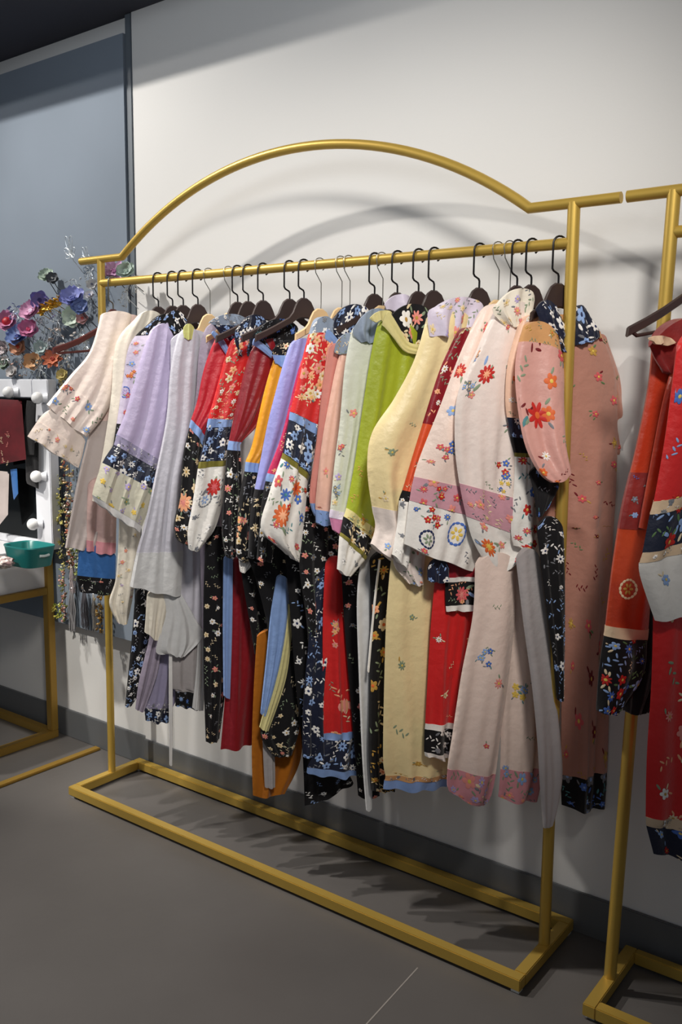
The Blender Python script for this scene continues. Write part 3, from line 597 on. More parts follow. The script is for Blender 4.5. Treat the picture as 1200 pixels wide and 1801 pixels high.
garment(1.377, 'long_robe', 'cream yellow silk robe with full billowing sleeve and blue edged skirt', 'robe', [
  ([(750, 553, 830, 560), (730, 630, 820, 645), (694, 700, 800, 715), (655, 760, 775, 775), (646, 820, 750, 835), (654, 890, 735, 905), (662, 925, 722, 945), (654, 958, 702, 992)],
   [B(0, 5, 'cream', 'sleeve', ('yel', .08, .010, .5, 1)), B(5, 7, 'whitepk', 'sleeve_hem', ('whitep', .05, .007))], dict(T=.022, amp=.010, folds=2.5)),
  ([(762, 536, 850, 528), (752, 552, 850, 552), (756, 590, 835, 592)], [B(0, 2, 'lilacw', 'collar', ('pale', .022, .008))], dict(off=.018, T=.006)),
  ([(688, 975, 800, 990), (680, 1080, 792, 1080), (676, 1200, 790, 1200), (674, 1330, 792, 1330), (678, 1364, 790, 1362), (676, 1372, 789, 1370), (674, 1386, 786, 1384)],
   [B(0, 4, 'cream', 'skirt', ('yel', .07, .010)), B(4, 5, 'goldp', 'skirt_braid', ('tone', .014, .004)), B(5, 6, 'lblue', 'skirt_edge')], dict(T=.012, amp=.009)),
  ([(700, 940, 750, 960), (692, 990, 745, 1010), (716, 1024, 745, 1028)], [B(0, 2, 'whitepk', 'floral_cuff', ('whitep', .03, .009))], dict(off=.024, T=.008)),
])
garment(1.424, 'embroidered_jacket', 'orange red flowered jacket peeping out between cream robe and pale pink jacket', 'jacket', [
  ([(800, 585, 850, 592), (772, 655, 830, 660), (748, 730, 800, 740), (726, 800, 770, 810), (708, 862, 745, 870), (702, 880, 735, 885), (698, 925, 730, 930), (690, 975, 716, 1000)],
   [B(0, 2.2, 'dred', 'upper_sleeve', ('redp', .024, .009)), B(2.2, 4, 'orange', 'sleeve', ('redp', .05, .008)), B(4, 5, 'blk', 'black_band', ('blackp', .015, .006)), B(5, 7, 'white', 'white_cuff', ('tone', .03, .006))], dict(T=.012)),
  ([(768, 985, 860, 985), (758, 1100, 850, 1100), (752, 1200, 835, 1200), (748, 1272, 830, 1270), (747, 1282, 828, 1280), (746, 1322, 824, 1330), (748, 1328, 822, 1336)],
   [B(0, 3, 'redb', 'skirt', ('redp', .07, .008)), B(3, 4, 'white', 'skirt_piping'), B(4, 5, 'blk', 'skirt_hem', ('tone', .024, .010)), B(5, 6, 'white', 'skirt_edge')], dict(T=.010, amp=.010)),
  ([(780, 985, 856, 985), (782, 1016, 854, 1012), (783, 1024, 853, 1020), (784, 1066, 850, 1060), (785, 1074, 849, 1068)], [B(0, 1, 'dred', 'underskirt'), B(1, 2, 'white', 'upper_piping'), B(2, 3, 'blk', 'flower_band', ('redp', .022, .009)), B(3, 4, 'white', 'lower_piping')], dict(off=.02, T=.006, motifs=[(2, 'mum', 812, 1045, .017, 'rose', 'pink')])),
  ([(752, 990, 790, 990), (752, 1020, 790, 1024)], [B(0, 1, 'navy', 'navy_corner', ('navyw', .02, .008))], dict(off=.03, T=.004)),
])
garment(1.462, 'embroidered_jacket', 'pale pink jacket with rose band and blue medallions along the white hem', 'jacket', [
  ([(840, 548, 905, 545), (804, 635, 890, 640), (774, 715, 890, 725), (742, 795, 885, 810), (728, 838, 880, 872), (720, 880, 868, 918), (711, 958, 832, 1004)],
   [B(0, 4, 'palepink', 'sleeve', ('whitep', .085, .010)), B(4, 5, 'roseband', 'rose_band', ('whitep', .030, .013)), B(5, 6, 'white', 'white_hem', ('whitem', .07, .008))], dict(T=.018, amp=.009, folds=3,
    motifs=[(0, 'mum', 803, 655, .016, 'red', 'peach'), (0, 'bunch', 780, 790, .018, 'rose', 'blue'), (2, 'ring', 798, 936, .021, 'blue', 'yellow'), (2, 'bunch', 760, 905, .018, 'red', 'rose'), (1, 'bunch', 765, 862, .018, 'red', 'rose'), (2, 'ring', 745, 945, .018, 'navy', 'sage')])),
])
garment(1.505, 'embroidered_jacket', 'white pink jacket with red sun-like blossom on its wide sleeve, second from the right', 'jacket', [
  ([(866, 548, 935, 540), (842, 608, 930, 612), (806, 690, 930, 700), (800, 775, 925, 785), (808, 850, 915, 880), (820, 908, 930, 950), (834, 955, 944, 966), (866, 1011, 888, 1001)],
   [B(0, 4, 'whitepk', 'sleeve', ('whitep', .09, .009)), B(4, 5, 'roseband', 'rose_band', ('pale', .026, .010)), B(5, 7, 'white', 'white_hem', ('whitep', .05, .009))], dict(T=.020, amp=.009, folds=2.6, off=.004,
    motifs=[(0, 'mum', 848, 655, .020, 'red', 'peach'), (0, 'bunch', 838, 625, .016, 'lblue', 'peach'), (0, 'bunch', 820, 680, .014, 'lblue', 'grey'), (0, 'bunch', 874, 830, .017, 'blue', 'red'), (2, 'mum', 855, 960, .016, 'orange', 'yellow'), (0, 'bunch', 875, 850, .012, 'yellow', 'blue')])),
  ([(872, 530, 940, 508), (866, 548, 940, 535), (888, 572, 930, 570)], [B(0, 2, 'ivory', 'collar', ('pale', .02, .008))], dict(off=.022, T=.006)),
  ([(836, 985, 905, 980), (832, 1080, 906, 1080), (812, 1185, 896, 1185), (796, 1290, 880, 1300), (787, 1352, 872, 1362), (788, 1388, 862, 1404), (800, 1398, 850, 1416)],
   [B(0, 4, 'palepink', 'front_skirt', ('whitep', .12, .010)), B(4, 6, 'rose', 'skirt_hem', ('pale', .024, .010))], dict(T=.014, amp=.012, folds=2, off=.006, motifs=[(0, 'bunch', 848, 1150, .016, 'blue', 'lblue')])),
  ([(896, 980, 960, 985), (886, 1100, 960, 1100), (882, 1250, 958, 1250), (880, 1352, 955, 1352), (876, 1402, 945, 1408)],
   [B(0, 3, 'palepink', 'back_skirt', ('whitep', .12, .010)), B(3, 4, 'rose', 'back_skirt_hem', ('whitep', .024, .010))], dict(T=.012, amp=.010, folds=2, off=-.012, motifs=[(0, 'bunch', 905, 1215, .018, 'lblue', 'yellow')])),
])
garment(1.542, 'embroidered_jacket', 'peach and white jacket whose slim sleeve has a navy and black cuff band', 'jacket', [
  ([(912, 562, 965, 570), (893, 640, 960, 645), (889, 700, 955, 700), (892, 734, 950, 740), (898, 768, 940, 775), (905, 796, 938, 797), (906, 803, 938, 804), (904, 860, 942, 855), (899, 930, 944, 930), (904, 960, 944, 966)],
   [B(0, 3, 'peachw', 'sleeve', ('pinkd', .035, .009)), B(3, 4, 'navy', 'navy_band', ('navyw', .020, .010)), B(4, 5, 'blk', 'black_band'), B(5, 6, 'goldt', 'gold_braid'), B(6, 9, 'white', 'white_cuff', ('whitem', .028, .011))], dict(T=.014)),
  ([(908, 975, 950, 975), (920, 1090, 965, 1090), (935, 1200, 975, 1200), (945, 1300, 985, 1300), (950, 1385, 988, 1372), (956, 1456, 972, 1445)], [B(0, 5, 'greysk', 'grey_skirt')], dict(T=.010, folds=2, amp=.008, off=(.03, .095))),
])
garment(1.578, 'long_gown', 'long dull pink gown with navy floral collar and black hem, rightmost on the arched rack', 'gown', [
  ([(944, 556, 1058, 580), (938, 640, 1082, 655), (940, 740, 1086, 760), (942, 830, 1084, 850), (946, 912, 1080, 915), (975, 945, 1078, 945), (988, 1040, 1075, 1040), (988, 1200, 1072, 1200), (987, 1362, 1068, 1358), (988, 1416, 1064, 1422)],
   [B(0, .3, 'goldp', 'gold_yoke', ('blackg', .018, .006)), B(.3, 8, 'gown', 'gown_body', ('gown', .055, .010)), B(8, 9, 'blk', 'black_hem', ('navydk', .026, .010))], dict(T=.016, amp=.012, folds=2.5)),
  ([(920, 566, 985, 596), (906, 640, 992, 650), (910, 715, 992, 720), (924, 785, 994, 780), (948, 832, 1000, 812), (968, 850, 1003, 832)],
   [B(0, .5, 'goldp', 'shoulder_braid', ('blackg', .02, .007)), B(.5, 5, 'pinksat', 'satin_sleeve', ('pinkd', .05, .012))], dict(off=(.018, .075), T=.016, amp=.012, folds=2.3, motifs=[(1, 'flower', 945, 728, .022, 'red', 'orange')])),
  ([(942, 534, 985, 545), (955, 575, 1000, 590), (985, 612, 1003, 625)], [B(0, 2, 'navy', 'collar_front', ('navyw', .024, .010))], dict(off=.022, T=.005)),
  ([(1008, 540, 1034, 548), (1004, 580, 1052, 575), (1004, 606, 1056, 594)], [B(0, 2, 'navy', 'collar_back', ('navyw', .024, .011))], dict(off=.020, T=.006)),
  ([(1040, 592, 1070, 600), (1055, 660, 1092, 670), (1070, 740, 1108, 745), (1082, 800, 1114, 775)], [B(0, 3, 'gown', 'back_sleeve', ('gown', .05, .008))], dict(off=-.02, T=.010)),
  ([(930, 822, 985, 845), (938, 862, 980, 865), (944, 908, 955, 905)], [B(0, 2, 'blk', 'black_cuff_corner', ('navydk', .03, .006))], dict(off=(.03, .05), T=.006)),
  ([(944, 918, 992, 922), (955, 1020, 994, 1020), (968, 1120, 994, 1120), (980, 1230, 992, 1230)], [B(0, 3, 'blk', 'dark_floral_facing', ('navyw', .022, .008))], dict(off=(.045, .05), T=.006)),
], th=35)
# ---- second rack
garment(1.93, 'long_gown', 'orange red brocade robe with open maroon sleeve at the right edge', 'gown', [
  ([(1150, 590, 1215, 575), (1142, 680, 1215, 680), (1120, 790, 1200, 790), (1096, 890, 1170, 890), (1080, 990, 1150, 990), (1066, 1100, 1140, 1105), (1063, 1118, 1138, 1124), (1054, 1180, 1132, 1185), (1050, 1248, 1085, 1254)],
   [B(0, 2.4, 'orred', 'sleeve'), B(2.4, 3.4, 'marb', 'brocade_band', ('navydk', .03, .006)), B(3.4, 5, 'orred', 'lower_sleeve'), B(5, 6, 'beige', 'gold_braid'), B(6, 8, 'blk', 'floral_cuff', ('bluer', .022, .010))], dict(T=.018, folds=2, amp=.010, motifs=[(2, 'ring', 1097, 1032, .016, 'cream', 'gold')])),
  ([(1142, 596, 1230, 560), (1150, 625, 1235, 610), (1168, 655, 1240, 650)], [B(0, 2, 'marb', 'open_sleeve')], dict(off=.03, T=.016)),
  ([(1140, 592, 1185, 596), (1142, 600, 1190, 604)], [B(0, 1, 'beige', 'sleeve_piping')], dict(off=.05, T=.004)),
  ([(1180, 650, 1230, 650), (1160, 740, 1215, 740), (1140, 850, 1190, 850), (1126, 930, 1165, 930)], [B(0, 3, 'orred', 'second_fold')], dict(off=.03, T=.014, folds=1)),
  ([(1092, 1050, 1200, 1050), (1095, 1150, 1200, 1150), (1096, 1250, 1142, 1252)], [B(0, 2, 'blk', 'black_skirt')], dict(off=-.02)),
], th=30)
garment(2.04, 'long_gown', 'red gown with white and navy banded cuff cut by the right edge', 'gown', [
  ([(1192, 600, 1290, 580), (1172, 760, 1290, 740), (1150, 882, 1290, 840), (1143, 905, 1290, 858), (1130, 972, 1290, 920), (1124, 990, 1290, 936), (1128, 1020, 1290, 990), (1152, 1091, 1290, 1050)],
   [B(0, 2, 'redb', 'sleeve', ('bluer', .06, .012)), B(2, 3, 'beige', 'upper_ribbon', ('tone', .018, .005)), B(3, 4, 'navy', 'navy_band', ('bluer', .03, .014)), B(4, 5, 'beige', 'lower_ribbon', ('tone', .018, .005)), B(5, 7, 'white', 'white_cuff', ('bluer', .07, .014))], dict(T=.02, off=.02)),
  ([(1150, 1060, 1290, 1060), (1146, 1200, 1290, 1200), (1138, 1330, 1290, 1330), (1136, 1436, 1290, 1448), (1137, 1452, 1290, 1466), (1150, 1500, 1290, 1520)],
   [B(0, 3, 'redb', 'skirt', ('redp', .055, .014)), B(3, 4, 'beige', 'skirt_ribbon', ('tone', .018, .005)), B(4, 5, 'navy', 'skirt_hem', ('bluer', .03, .012))], dict(T=.016, amp=.012)),
], th=30)

# ---- hangers
GR = 'dark wooden hangers along the arched rack'
places = {.274: 'holding the leftmost cream pink jacket', .337: 'above the ivory jacket', .383: 'above the white lilac jacket', .445: 'above the lavender jacket',
  .605: 'behind the crimson jacket collar', .646: 'holding the crimson jacket', .702: 'holding the peach flowered red jacket', .798: 'holding the dark red sleeve jacket', .848: 'holding the amber yellow jacket',
  1.079: 'over the navy collar of the central red jacket', 1.148: 'left above the lilac stand collar', 1.21: 'holding the white green robe', 1.254: 'holding the lime green jacket', 1.377: 'holding the cream yellow robe',
  1.474: 'above the pale pink jacket', 1.509: 'holding the white pink jacket', 1.574: 'holding the long dull pink gown beside the right post'}
for X, s in places.items():
    hanger(X, 'dark wooden hanger with black hook, '+s, DWOOD, BLACKM, GR, th=35 if X == 1.574 else None, hw=.09, hwf=.065 if X == 1.574 else .14 if X in (.702, .798, .848, 1.079, 1.254) else .055)
hanger(.061, 'reddish brown wooden hanger next to the left post, its arm bare', RWOOD, WIREM, 'hangers on the arched rack', th=4, bar=True, hw=.13, hwf=.22)
for X, s in {.49: 'over the pale grey robe', .57: 'over the mauve grey robe', .902: 'over the pale blue violet robe', .971: 'over the magenta jacket', .997: 'just right of the magenta jacket hanger', 1.10: 'over the peach robe', 1.424: 'over the orange red flowered jacket', 1.453: 'right beside the orange red jacket hanger'}.items():
    hanger(X, 'pale wooden hanger with thin wire hook, '+s, PWOOD, WIREM, 'wire hook hangers on the arched rack', thin=True, hw=.07, dz=-.03)
hanger(1.905, 'dark brown wooden hanger with trouser bar and bare arm at the right edge', DWOOD, BLACKM, None, th=40, bar=True, hw=.10, hwf=.185, dz=.03, sl=.75)
hanger(2.04, 'dark brown wooden hanger holding the red gown on the right rack', DWOOD, BLACKM, None, th=30, hw=.10)

# ------------------------------------------------------------------ the table with its mirror
TX, TZ = -.5, .735
WT = mat('white_table_lacquer', (214, 214, 216), rough=.4)
t = thing('dressing_table', 'white dressing table on a gold square-tube frame in the left corner', 'table', (-.95, -.1, 0))
def tp(name, a, b, m_, bev=.002):
    bm = bmesh.new(); o = t.location; box(bm, Vector(a)-o, Vector(b)-o, bev); return link(name, bm, m_, t)
tp('table_top', (-1.5, -.42, TZ), (TX+.012, .135, TZ+.022), WT)
tp('end_panel', (TX-.02, -.40, .600), (TX-.006, .115, TZ-.026), WT)
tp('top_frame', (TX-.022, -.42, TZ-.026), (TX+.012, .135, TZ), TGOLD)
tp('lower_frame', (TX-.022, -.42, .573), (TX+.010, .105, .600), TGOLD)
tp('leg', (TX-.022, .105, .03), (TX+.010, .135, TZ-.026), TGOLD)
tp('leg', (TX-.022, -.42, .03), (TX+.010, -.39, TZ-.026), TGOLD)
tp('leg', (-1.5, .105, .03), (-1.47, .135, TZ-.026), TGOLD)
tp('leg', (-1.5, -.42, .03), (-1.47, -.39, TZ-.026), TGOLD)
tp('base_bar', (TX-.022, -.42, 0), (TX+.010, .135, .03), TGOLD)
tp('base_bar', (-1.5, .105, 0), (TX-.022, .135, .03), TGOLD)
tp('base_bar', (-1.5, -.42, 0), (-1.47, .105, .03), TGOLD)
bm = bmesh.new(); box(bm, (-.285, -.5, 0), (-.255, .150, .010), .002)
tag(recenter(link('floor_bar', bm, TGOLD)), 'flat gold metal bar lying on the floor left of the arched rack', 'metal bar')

MW = mat('mirror_frame_white', (222, 224, 230), rough=.35)
MIR = mat('mirror_glass', (40, 44, 46), rough=.08, metal=.9)
BULB = mat('frosted_bulb', (240, 240, 240), rough=.35)
my = .10; xr = onY(97, 850, my).x; xi = onY(70, 850, my).x; zt = onY(80, 667, my).z; zi = onY(80, 700, my).z
t2 = thing('vanity_mirror', 'white framed mirror with round bulbs standing on the dressing table', 'mirror', (xr-.4, my, TZ+.022))
def mp_(name, a, b, m_, bev=.003):
    bm = bmesh.new(); o = t2.location; box(bm, Vector(a)-o, Vector(b)-o, bev); return link(name, bm, m_, t2)
mp_('frame_side', (xi, my-.02, TZ+.022), (xr, my+.02, zt), MW)
mp_('frame_side', (xr-.8, my-.02, TZ+.022), (xr-.8+.06, my+.02, zt), MW)
mp_('frame_top', (xr-.74, my-.02, zi), (xi, my+.02, zt), MW)
mp_('mirror_pane', (xr-.74, my-.004, TZ+.05), (xi, my+.01, zi), MIR, 0)
mp_('frame_bottom', (xr-.74, my-.02, TZ+.022), (xi, my+.02, TZ+.05), MW)
for (px, py) in ((64, 838), (58, 922), (66, 700), (15, 690)):
    c = onY(px, py, my-.045)-t2.location
    bm = bmesh.new(); sphere(bm, c, .022, seg=20); bo = link('bulb', bm, BULB, t2)
    bm = bmesh.new(); tube(bm, [c+Vector((.006, .012, 0)), c+Vector((.02, .03, 0))], [.013, .02], 14); link('bulb_socket', bm, MW, bo)
REDF = mat('dark_red_fabric', (92, 18, 26), rough=.6, var=.2, vscale=30)
def slab(name, quad, Y, th_, m_, label, cat, extra=None):
    """a soft bag: quad of photo pixels set at depth Y, swollen in the middle"""
    P = [onY(x, y, Y) for x, y in quad]; bm = bmesh.new(); n = 12
    for s in (-1, 1):
        g = [[None]*(n+1) for _ in range(n+1)]
        for i in range(n+1):
            for j in range(n+1):
                a, b_ = i/n, j/n; p = P[0].lerp(P[1], b_).lerp(P[3].lerp(P[2], b_), a)
                g[i][j] = bm.verts.new(p+Vector((0, s*th_*(sin(pi*a)*sin(pi*b_))**.4, 0)))
        for i in range(n):
            for j in range(n): bm.faces.new((g[i][j], g[i][j+1], g[i+1][j+1], g[i+1][j]))
    bmesh.ops.remove_doubles(bm, verts=bm.verts, dist=.0004); bmesh.ops.recalc_face_normals(bm, faces=bm.faces)
    o = recenter(link(name, bm, m_)); tag(o, label, cat); return o
rb = slab('cloth_pouch', [(-30, 700), (38, 704), (46, 808), (-30, 822)], .03, .012, REDF, 'dark red patterned pouch hanging in front of the mirror at the left edge', 'pouch')
bm = bmesh.new(); pc = Piece(lambda x, y, h: Vector((rb.location.x-.06+x, .03-.0125-h, rb.location.z+.17-y))-rb.location, None, 'e', REDF); pc.bm = bm
rr = random.Random(4)
for k in range(16): pc.sprig(rr.uniform(.01, .12), rr.uniform(.03, .15), .008, ['cream', 'pink', 'rose'], rr)
link('embroidery', bm, pc.mats, rb)
slab('hanging_ribbon', [(47, 704), (64, 706), (60, 800), (38, 800)], .045, .006, F_['blk'], 'wide black ribbon hanging over the mirror behind the red pouch', 'ribbon')
slab('hanging_ribbon', [(44, 790), (68, 775), (68, 860), (46, 850)], .06, .006, F_['blk'], 'short black cloth end hanging below the wide black ribbon', 'ribbon')
slab('hanging_ribbon', [(18, 826), (30, 824), (32, 868), (24, 880)], .05, .004, F_['bluesat'], 'small bright blue mirror reflection modelled as a ribbon end below the red pouch', 'ribbon')  # blue reflection in the mirror, put in as a solid ribbon
slab('reflection_scarf', [(-20, 826), (16, 830), (14, 905), (-6, 930)], .04, .008, F_['sheer'], 'grey green mirror reflection modelled as a sheer scarf below the red pouch', 'mirror reflection')  # added cloth in place of a grey green reflection in the glass
TEAL = mat('teal_plastic', (26, 112, 110), rough=.35)
def basket():
    A = onZ(78, 962, TZ+.1); 
    cx, cy, z0 = onZ(30, 997, TZ+.022).x, onZ(30, 997, TZ+.022).y+.05, TZ+.022
    t = thing('storage_basket', 'teal plastic basket with a handle slot on the dressing table', 'basket', (cx, cy, z0))
    bm = bmesh.new(); prof = [(.80, 0), (.82, .002), (.97, .062), (1.0, .066), (.99, .070), (.93, .066), (.78, .006), (.0, .006)]
    rings = []
    for k, z in prof:
        r_ = []
        for i in range(40):
            a = 2*pi*i/40; ca, sa = cos(a), sin(a); q = 4
            rr_ = (abs(ca)**q+abs(sa)**q)**(-1/q)
            r_.append(bm.verts.new((.085*rr_*ca*k, .062*rr_*sa*k, z)))
        rings.append(r_)
    for i in range(len(rings)-1):
        for j in range(40): bm.faces.new((rings[i][j], rings[i][(j+1) % 40], rings[i+1][(j+1) % 40], rings[i+1][j]))
    bm.faces.new(rings[0][::-1]); bmesh.ops.remove_doubles(bm, verts=bm.verts, dist=.0002)
    link('basket_body', bm, TEAL, t)
    bm = bmesh.new(); tube(bm, [(.0835, -.018, .042), (.0845, 0, .040), (.0835, .018, .042)], .0045, 8)
    link('handle_slot', bm, mat('pale_slot', (190, 205, 205), rough=.6), t)
basket()
def cloth_lump():
    c = onZ(4, 1000, TZ+.022); bm = bmesh.new(); rnd = random.Random(3)
    sphere(bm, (0, 0, .02), .035, (1.2, 1, .55), 24)
    for v in bm.verts:
        v.co += Vector((rnd.uniform(-1, 1), rnd.uniform(-1, 1), rnd.uniform(-.5, 1)))*.005; v.co.z = max(0, v.co.z)
    o = link('pearl_garland', bm, mat('mottled_pearls', (226, 214, 208), rough=.5, rgb2=(150, 120, 120), vscale=60)); o.location = c
    tag(o, 'small pale speckled heap beside the teal basket at the left edge', 'garland')
cloth_lump()

# ------------------------------------------------------------------ hair flowers on the grey board
SIL = mat('silver_wire', (214, 220, 224), rough=.3, metal=.6)
STEM = mat('dark_stem', (58, 56, 60), rough=.6)
BY = WY-.012
def petal_mesh(bm, c, ax, up, ln, wd, curl, mi=0):
    """one cupped petal with thickness, from centre c along ax"""
    sd = ax.cross(up).normalized(); n, m_ = 6, 4; top = []; bot = []
    for s, acc in ((0, top), (1, bot)):
        for i in range(n+1):
            a = i/n; wv = wd*(sin(pi*min(.97, a*.82+.12))**.8)
            row = []
            for j in range(m_+1):
                b_ = j/m_*2-1
                row.append(bm.verts.new(c+ax*ln*a+sd*wv*b_*.5+up*(curl*ln*a*a+.15*wd*b_*b_-s*.0008)))
            acc.append(row)
        
        for i in range(n):
            for j in range(m_):
                fc = bm.faces.new((acc[i][j], acc[i][j+1], acc[i+1][j+1], acc[i+1][j]) if not s else (acc[i][j+1], acc[i][j], acc[i+1][j], acc[i+1][j+1])); fc.material_index = mi
def hair_flower(px, py, r, col, cen, n, label, layers=2, Y=None, rnd=random.Random(9), cat='hair flower'):
    Y = BY-.05 if Y is None else Y; c = onY(px, py, Y)
    t = thing('hair_flower', label, cat, c, 'hair flowers on the grey board')
    up = Vector((.55+rnd.uniform(-.35, .35), -.75, .2+rnd.uniform(-.3, .5))).normalized(); e = up.orthogonal().normalized(); g = up.cross(e)
    bm = bmesh.new()
    for l in range(layers):
        for k in range(n):
            a = 2*pi*(k+.5*l)/n+rnd.uniform(-.1, .1); ax = (e*cos(a)+g*sin(a)).normalized()
            petal_mesh(bm, up*.002*l, ax, up, r*(1-.28*l), r*(1.1 if n < 7 else .5)*(1-.2*l), .25+.35*l)
    col = tuple(int(v*.8+38) for v in col)
    link('petals', bm, mat('petal_%d_%d_%d' % col, col, rough=.5, var=.15, vscale=30), t)
    bm = bmesh.new()
    for k in range(7): sphere(bm, up*(.006)+(e*cos(k*.9)+g*sin(k*.9))*r*.14*(k > 0), r*.09, seg=8)
    link('stamens', bm, mat('stamen_%d_%d_%d' % cen, cen, rough=.4), t)
    bm = bmesh.new(); end = Vector((rnd.uniform(-.01, .01), BY-.001-Y, -.05-rnd.random()*.03)); tube(bm, [Vector((0, 0, 0)), Vector((0, .02, -.03)), end], .0014, 6); link('wire_stem', bm, STEM, t)
    return t
FL = [(12, 566, .034, (206, 128, 172), (232, 200, 120), 6, 'pink'), (55, 548, .034, (216, 150, 190), (220, 200, 220), 6, 'pale pink'), (32, 592, .036, (92, 118, 180), (60, 70, 130), 6, 'blue'),
 (42, 580, .026, (150, 160, 206), (220, 220, 240), 5, 'pale blue'), (70, 528, .028, (106, 98, 172), (70, 60, 120), 5, 'violet'), (12, 565+2, .0, 0, 0, 0, ''),
 (128, 525, .036, (116, 124, 196), (80, 90, 150), 6, 'periwinkle blue'), (140, 540, .024, (70, 92, 152), (120, 140, 190), 5, 'deep blue'), (15, 565, .0, 0, 0, 0, ''),
 (82, 486, .024, (158, 178, 160), (90, 100, 90), 6, 'sage green'), (92, 490, .018, (62, 66, 72), (160, 160, 160), 6, 'charcoal'), (50, 580, .030, (204, 110, 160), (190, 60, 100), 6, 'rose pink'),
 (32, 610, .026, (206, 138, 100), (190, 64, 40), 6, 'orange centred'), (58, 636, .028, (214, 160, 108), (120, 90, 60), 5, 'apricot'), (93, 632, .032, (196, 96, 58), (150, 50, 34), 8, 'rust orange'), 
 (128, 558, .030, (190, 208, 190), (210, 220, 200), 6, 'pale mint'), (200, 478, .034, (200, 150, 198), (150, 90, 140), 7, 'lilac pink'), (222, 478, .026, (172, 196, 186), (150, 170, 160), 6, 'pale green'),
 (110, 616, .022, (214, 202, 196), (210, 150, 150), 6, 'pearly white'), (72, 612, .022, (160, 182, 182), (220, 220, 220), 6, 'grey green'), (5, 612, .026, (176, 160, 166), (220, 200, 200), 6, 'grey mauve'), (145, 560, .018, (206, 150, 150), (220, 100, 90), 5, 'salmon'),
 (8, 640, .022, (120, 140, 120), (90, 90, 90), 6, 'dull green'), (22, 655, .020, (196, 190, 190), (120, 120, 120), 6, 'white grey'), (110, 660, .018, (178, 158, 84), (130, 110, 60), 6, 'old gold'), (162, 500, .016, (206, 206, 206), (120, 120, 140), 6, 'small white'), (158, 520, .014, (190, 190, 200), (100, 110, 160), 5, 'tiny grey')]
near = {0: 'at the far left', 1: 'above the blue blossoms', 2: 'low among the pink blossoms', 3: 'between pink and violet blossoms', 4: 'upright beside the gold comb', 6: 'right of the gold comb', 7: 'under the periwinkle one',
 9: 'on a tall stem above the gold comb', 10: 'beside the sage one', 11: 'above the orange centred bloom', 12: 'left of the apricot one', 13: 'just above the mirror frame', 14: 'biggest above the garland', 15: 'under the periwinkle blooms',
 16: 'right of the rack left post', 17: 'behind the hanging rod', 18: 'below the bare hanger tip', 19: 'under the silver sprays', 20: 'at the left edge', 21: 'by the bare hanger arm', 22: 'at the left edge above the mirror', 23: 'above the mirror corner', 24: 'at the top of the garland', 25: 'beside the rack post', 26: 'under the small white one by the post'}
rf = random.Random(12)
for i, q in enumerate(FL):
    if not q[6]: continue
    hair_flower(q[0], q[1], q[2]*1.25, q[3], q[4], q[5], '%s silk flower on wire stem, %s' % (q[6], near.get(i, '')), Y=BY-.035-rf.random()*.05, rnd=rf)
def gold_comb():
    a = onY(70, 550, BY-.06); b = onY(118, 524, BY-.06); c = (a+b)/2
    t = thing('hair_comb', 'ornate gold filigree hair comb in the middle of the flower display', 'hair comb', c)
    bm = bmesh.new(); rnd = random.Random(5)
    for k in range(90):
        f_ = rnd.random(); p = a.lerp(b, f_)-c+Vector((rnd.uniform(-1, 1)*.008, rnd.uniform(-.006, .006), rnd.uniform(-1, 1)*.013*sin(pi*(f_*.8+.1))))
        ax = Vector((rnd.uniform(-1, 1), -.4, rnd.uniform(-.3, 1))).normalized(); petal_mesh(bm, p, ax, ax.orthogonal().normalized(), .019, .011, .3)
    link('filigree', bm, mat('bright_gold_metal', (206, 160, 60), rough=.3, metal=.7), t)
    bm = bmesh.new(); tube(bm, [a-c, b-c], .003, 8)
    for k in range(6): p = a.lerp(b, k/5)-c; tube(bm, [p, p+Vector((0, .045, -.02))], .0012, 6)
    link('comb_teeth', bm, mat('bright_gold_metal', (206, 160, 60)), t)
gold_comb()
def red_berry():
    c = onY(12, 566, BY-.06); t = thing('hair_pin', 'round red silk ball hairpin at the far left', 'hairpin', c)
    bm = bmesh.new(); sphere(bm, (0, 0, 0), .018, seg=20)
    for v in bm.verts: v.co *= 1+.06*sin(v.co.x*700)*sin(v.co.z*700)
    link('red_ball', bm, mat('red_silk', (160, 20, 34), rough=.5), t)
    bm = bmesh.new(); tube(bm, [(0, 0, 0), (0, .03, -.05), (0, .059, -.07)], .0013, 6); link('pin', bm, STEM, t)
red_berry()
def butterfly(px, py, s, label):
    c = onY(px, py, BY-.05); t = thing('wire_butterfly', label, 'hair ornament', c)
    for sx in (-1, 1):
        bm = bmesh.new()
        for (a0, ln, wd) in ((.22, 1.7, .55), (.95, .95, .5), (1.9, .7, .4)):
            pts = []
            for k in range(17):
                an = 2*pi*k/16; x = (ln*.5*(1-cos(an))); y = wd*.5*sin(an)
                pts.append(Vector((sx*(x*sin(a0)+y*cos(a0)), -.15*x, x*cos(a0)-y*sin(a0)))*s)
            tube(bm, pts, .0011, 6, False)
            for k in (4, 6, 10, 12): tube(bm, [Vector((0, 0, 0)), pts[k]], .0007, 5, False)
        link('wing', bm, SIL, t)
    bm = bmesh.new(); tube(bm, [(0, 0, s*.3), (0, 0, 0), (0, .01, -s*.5), (0, .049, -s*1.5)], .0014, 6); link('pin', bm, SIL, t)
butterfly(125, 448, .037, 'larger silver wire butterfly hairpin standing above the flower display')
butterfly(152, 458, .026, 'smaller silver wire butterfly hairpin nearer the rack post')
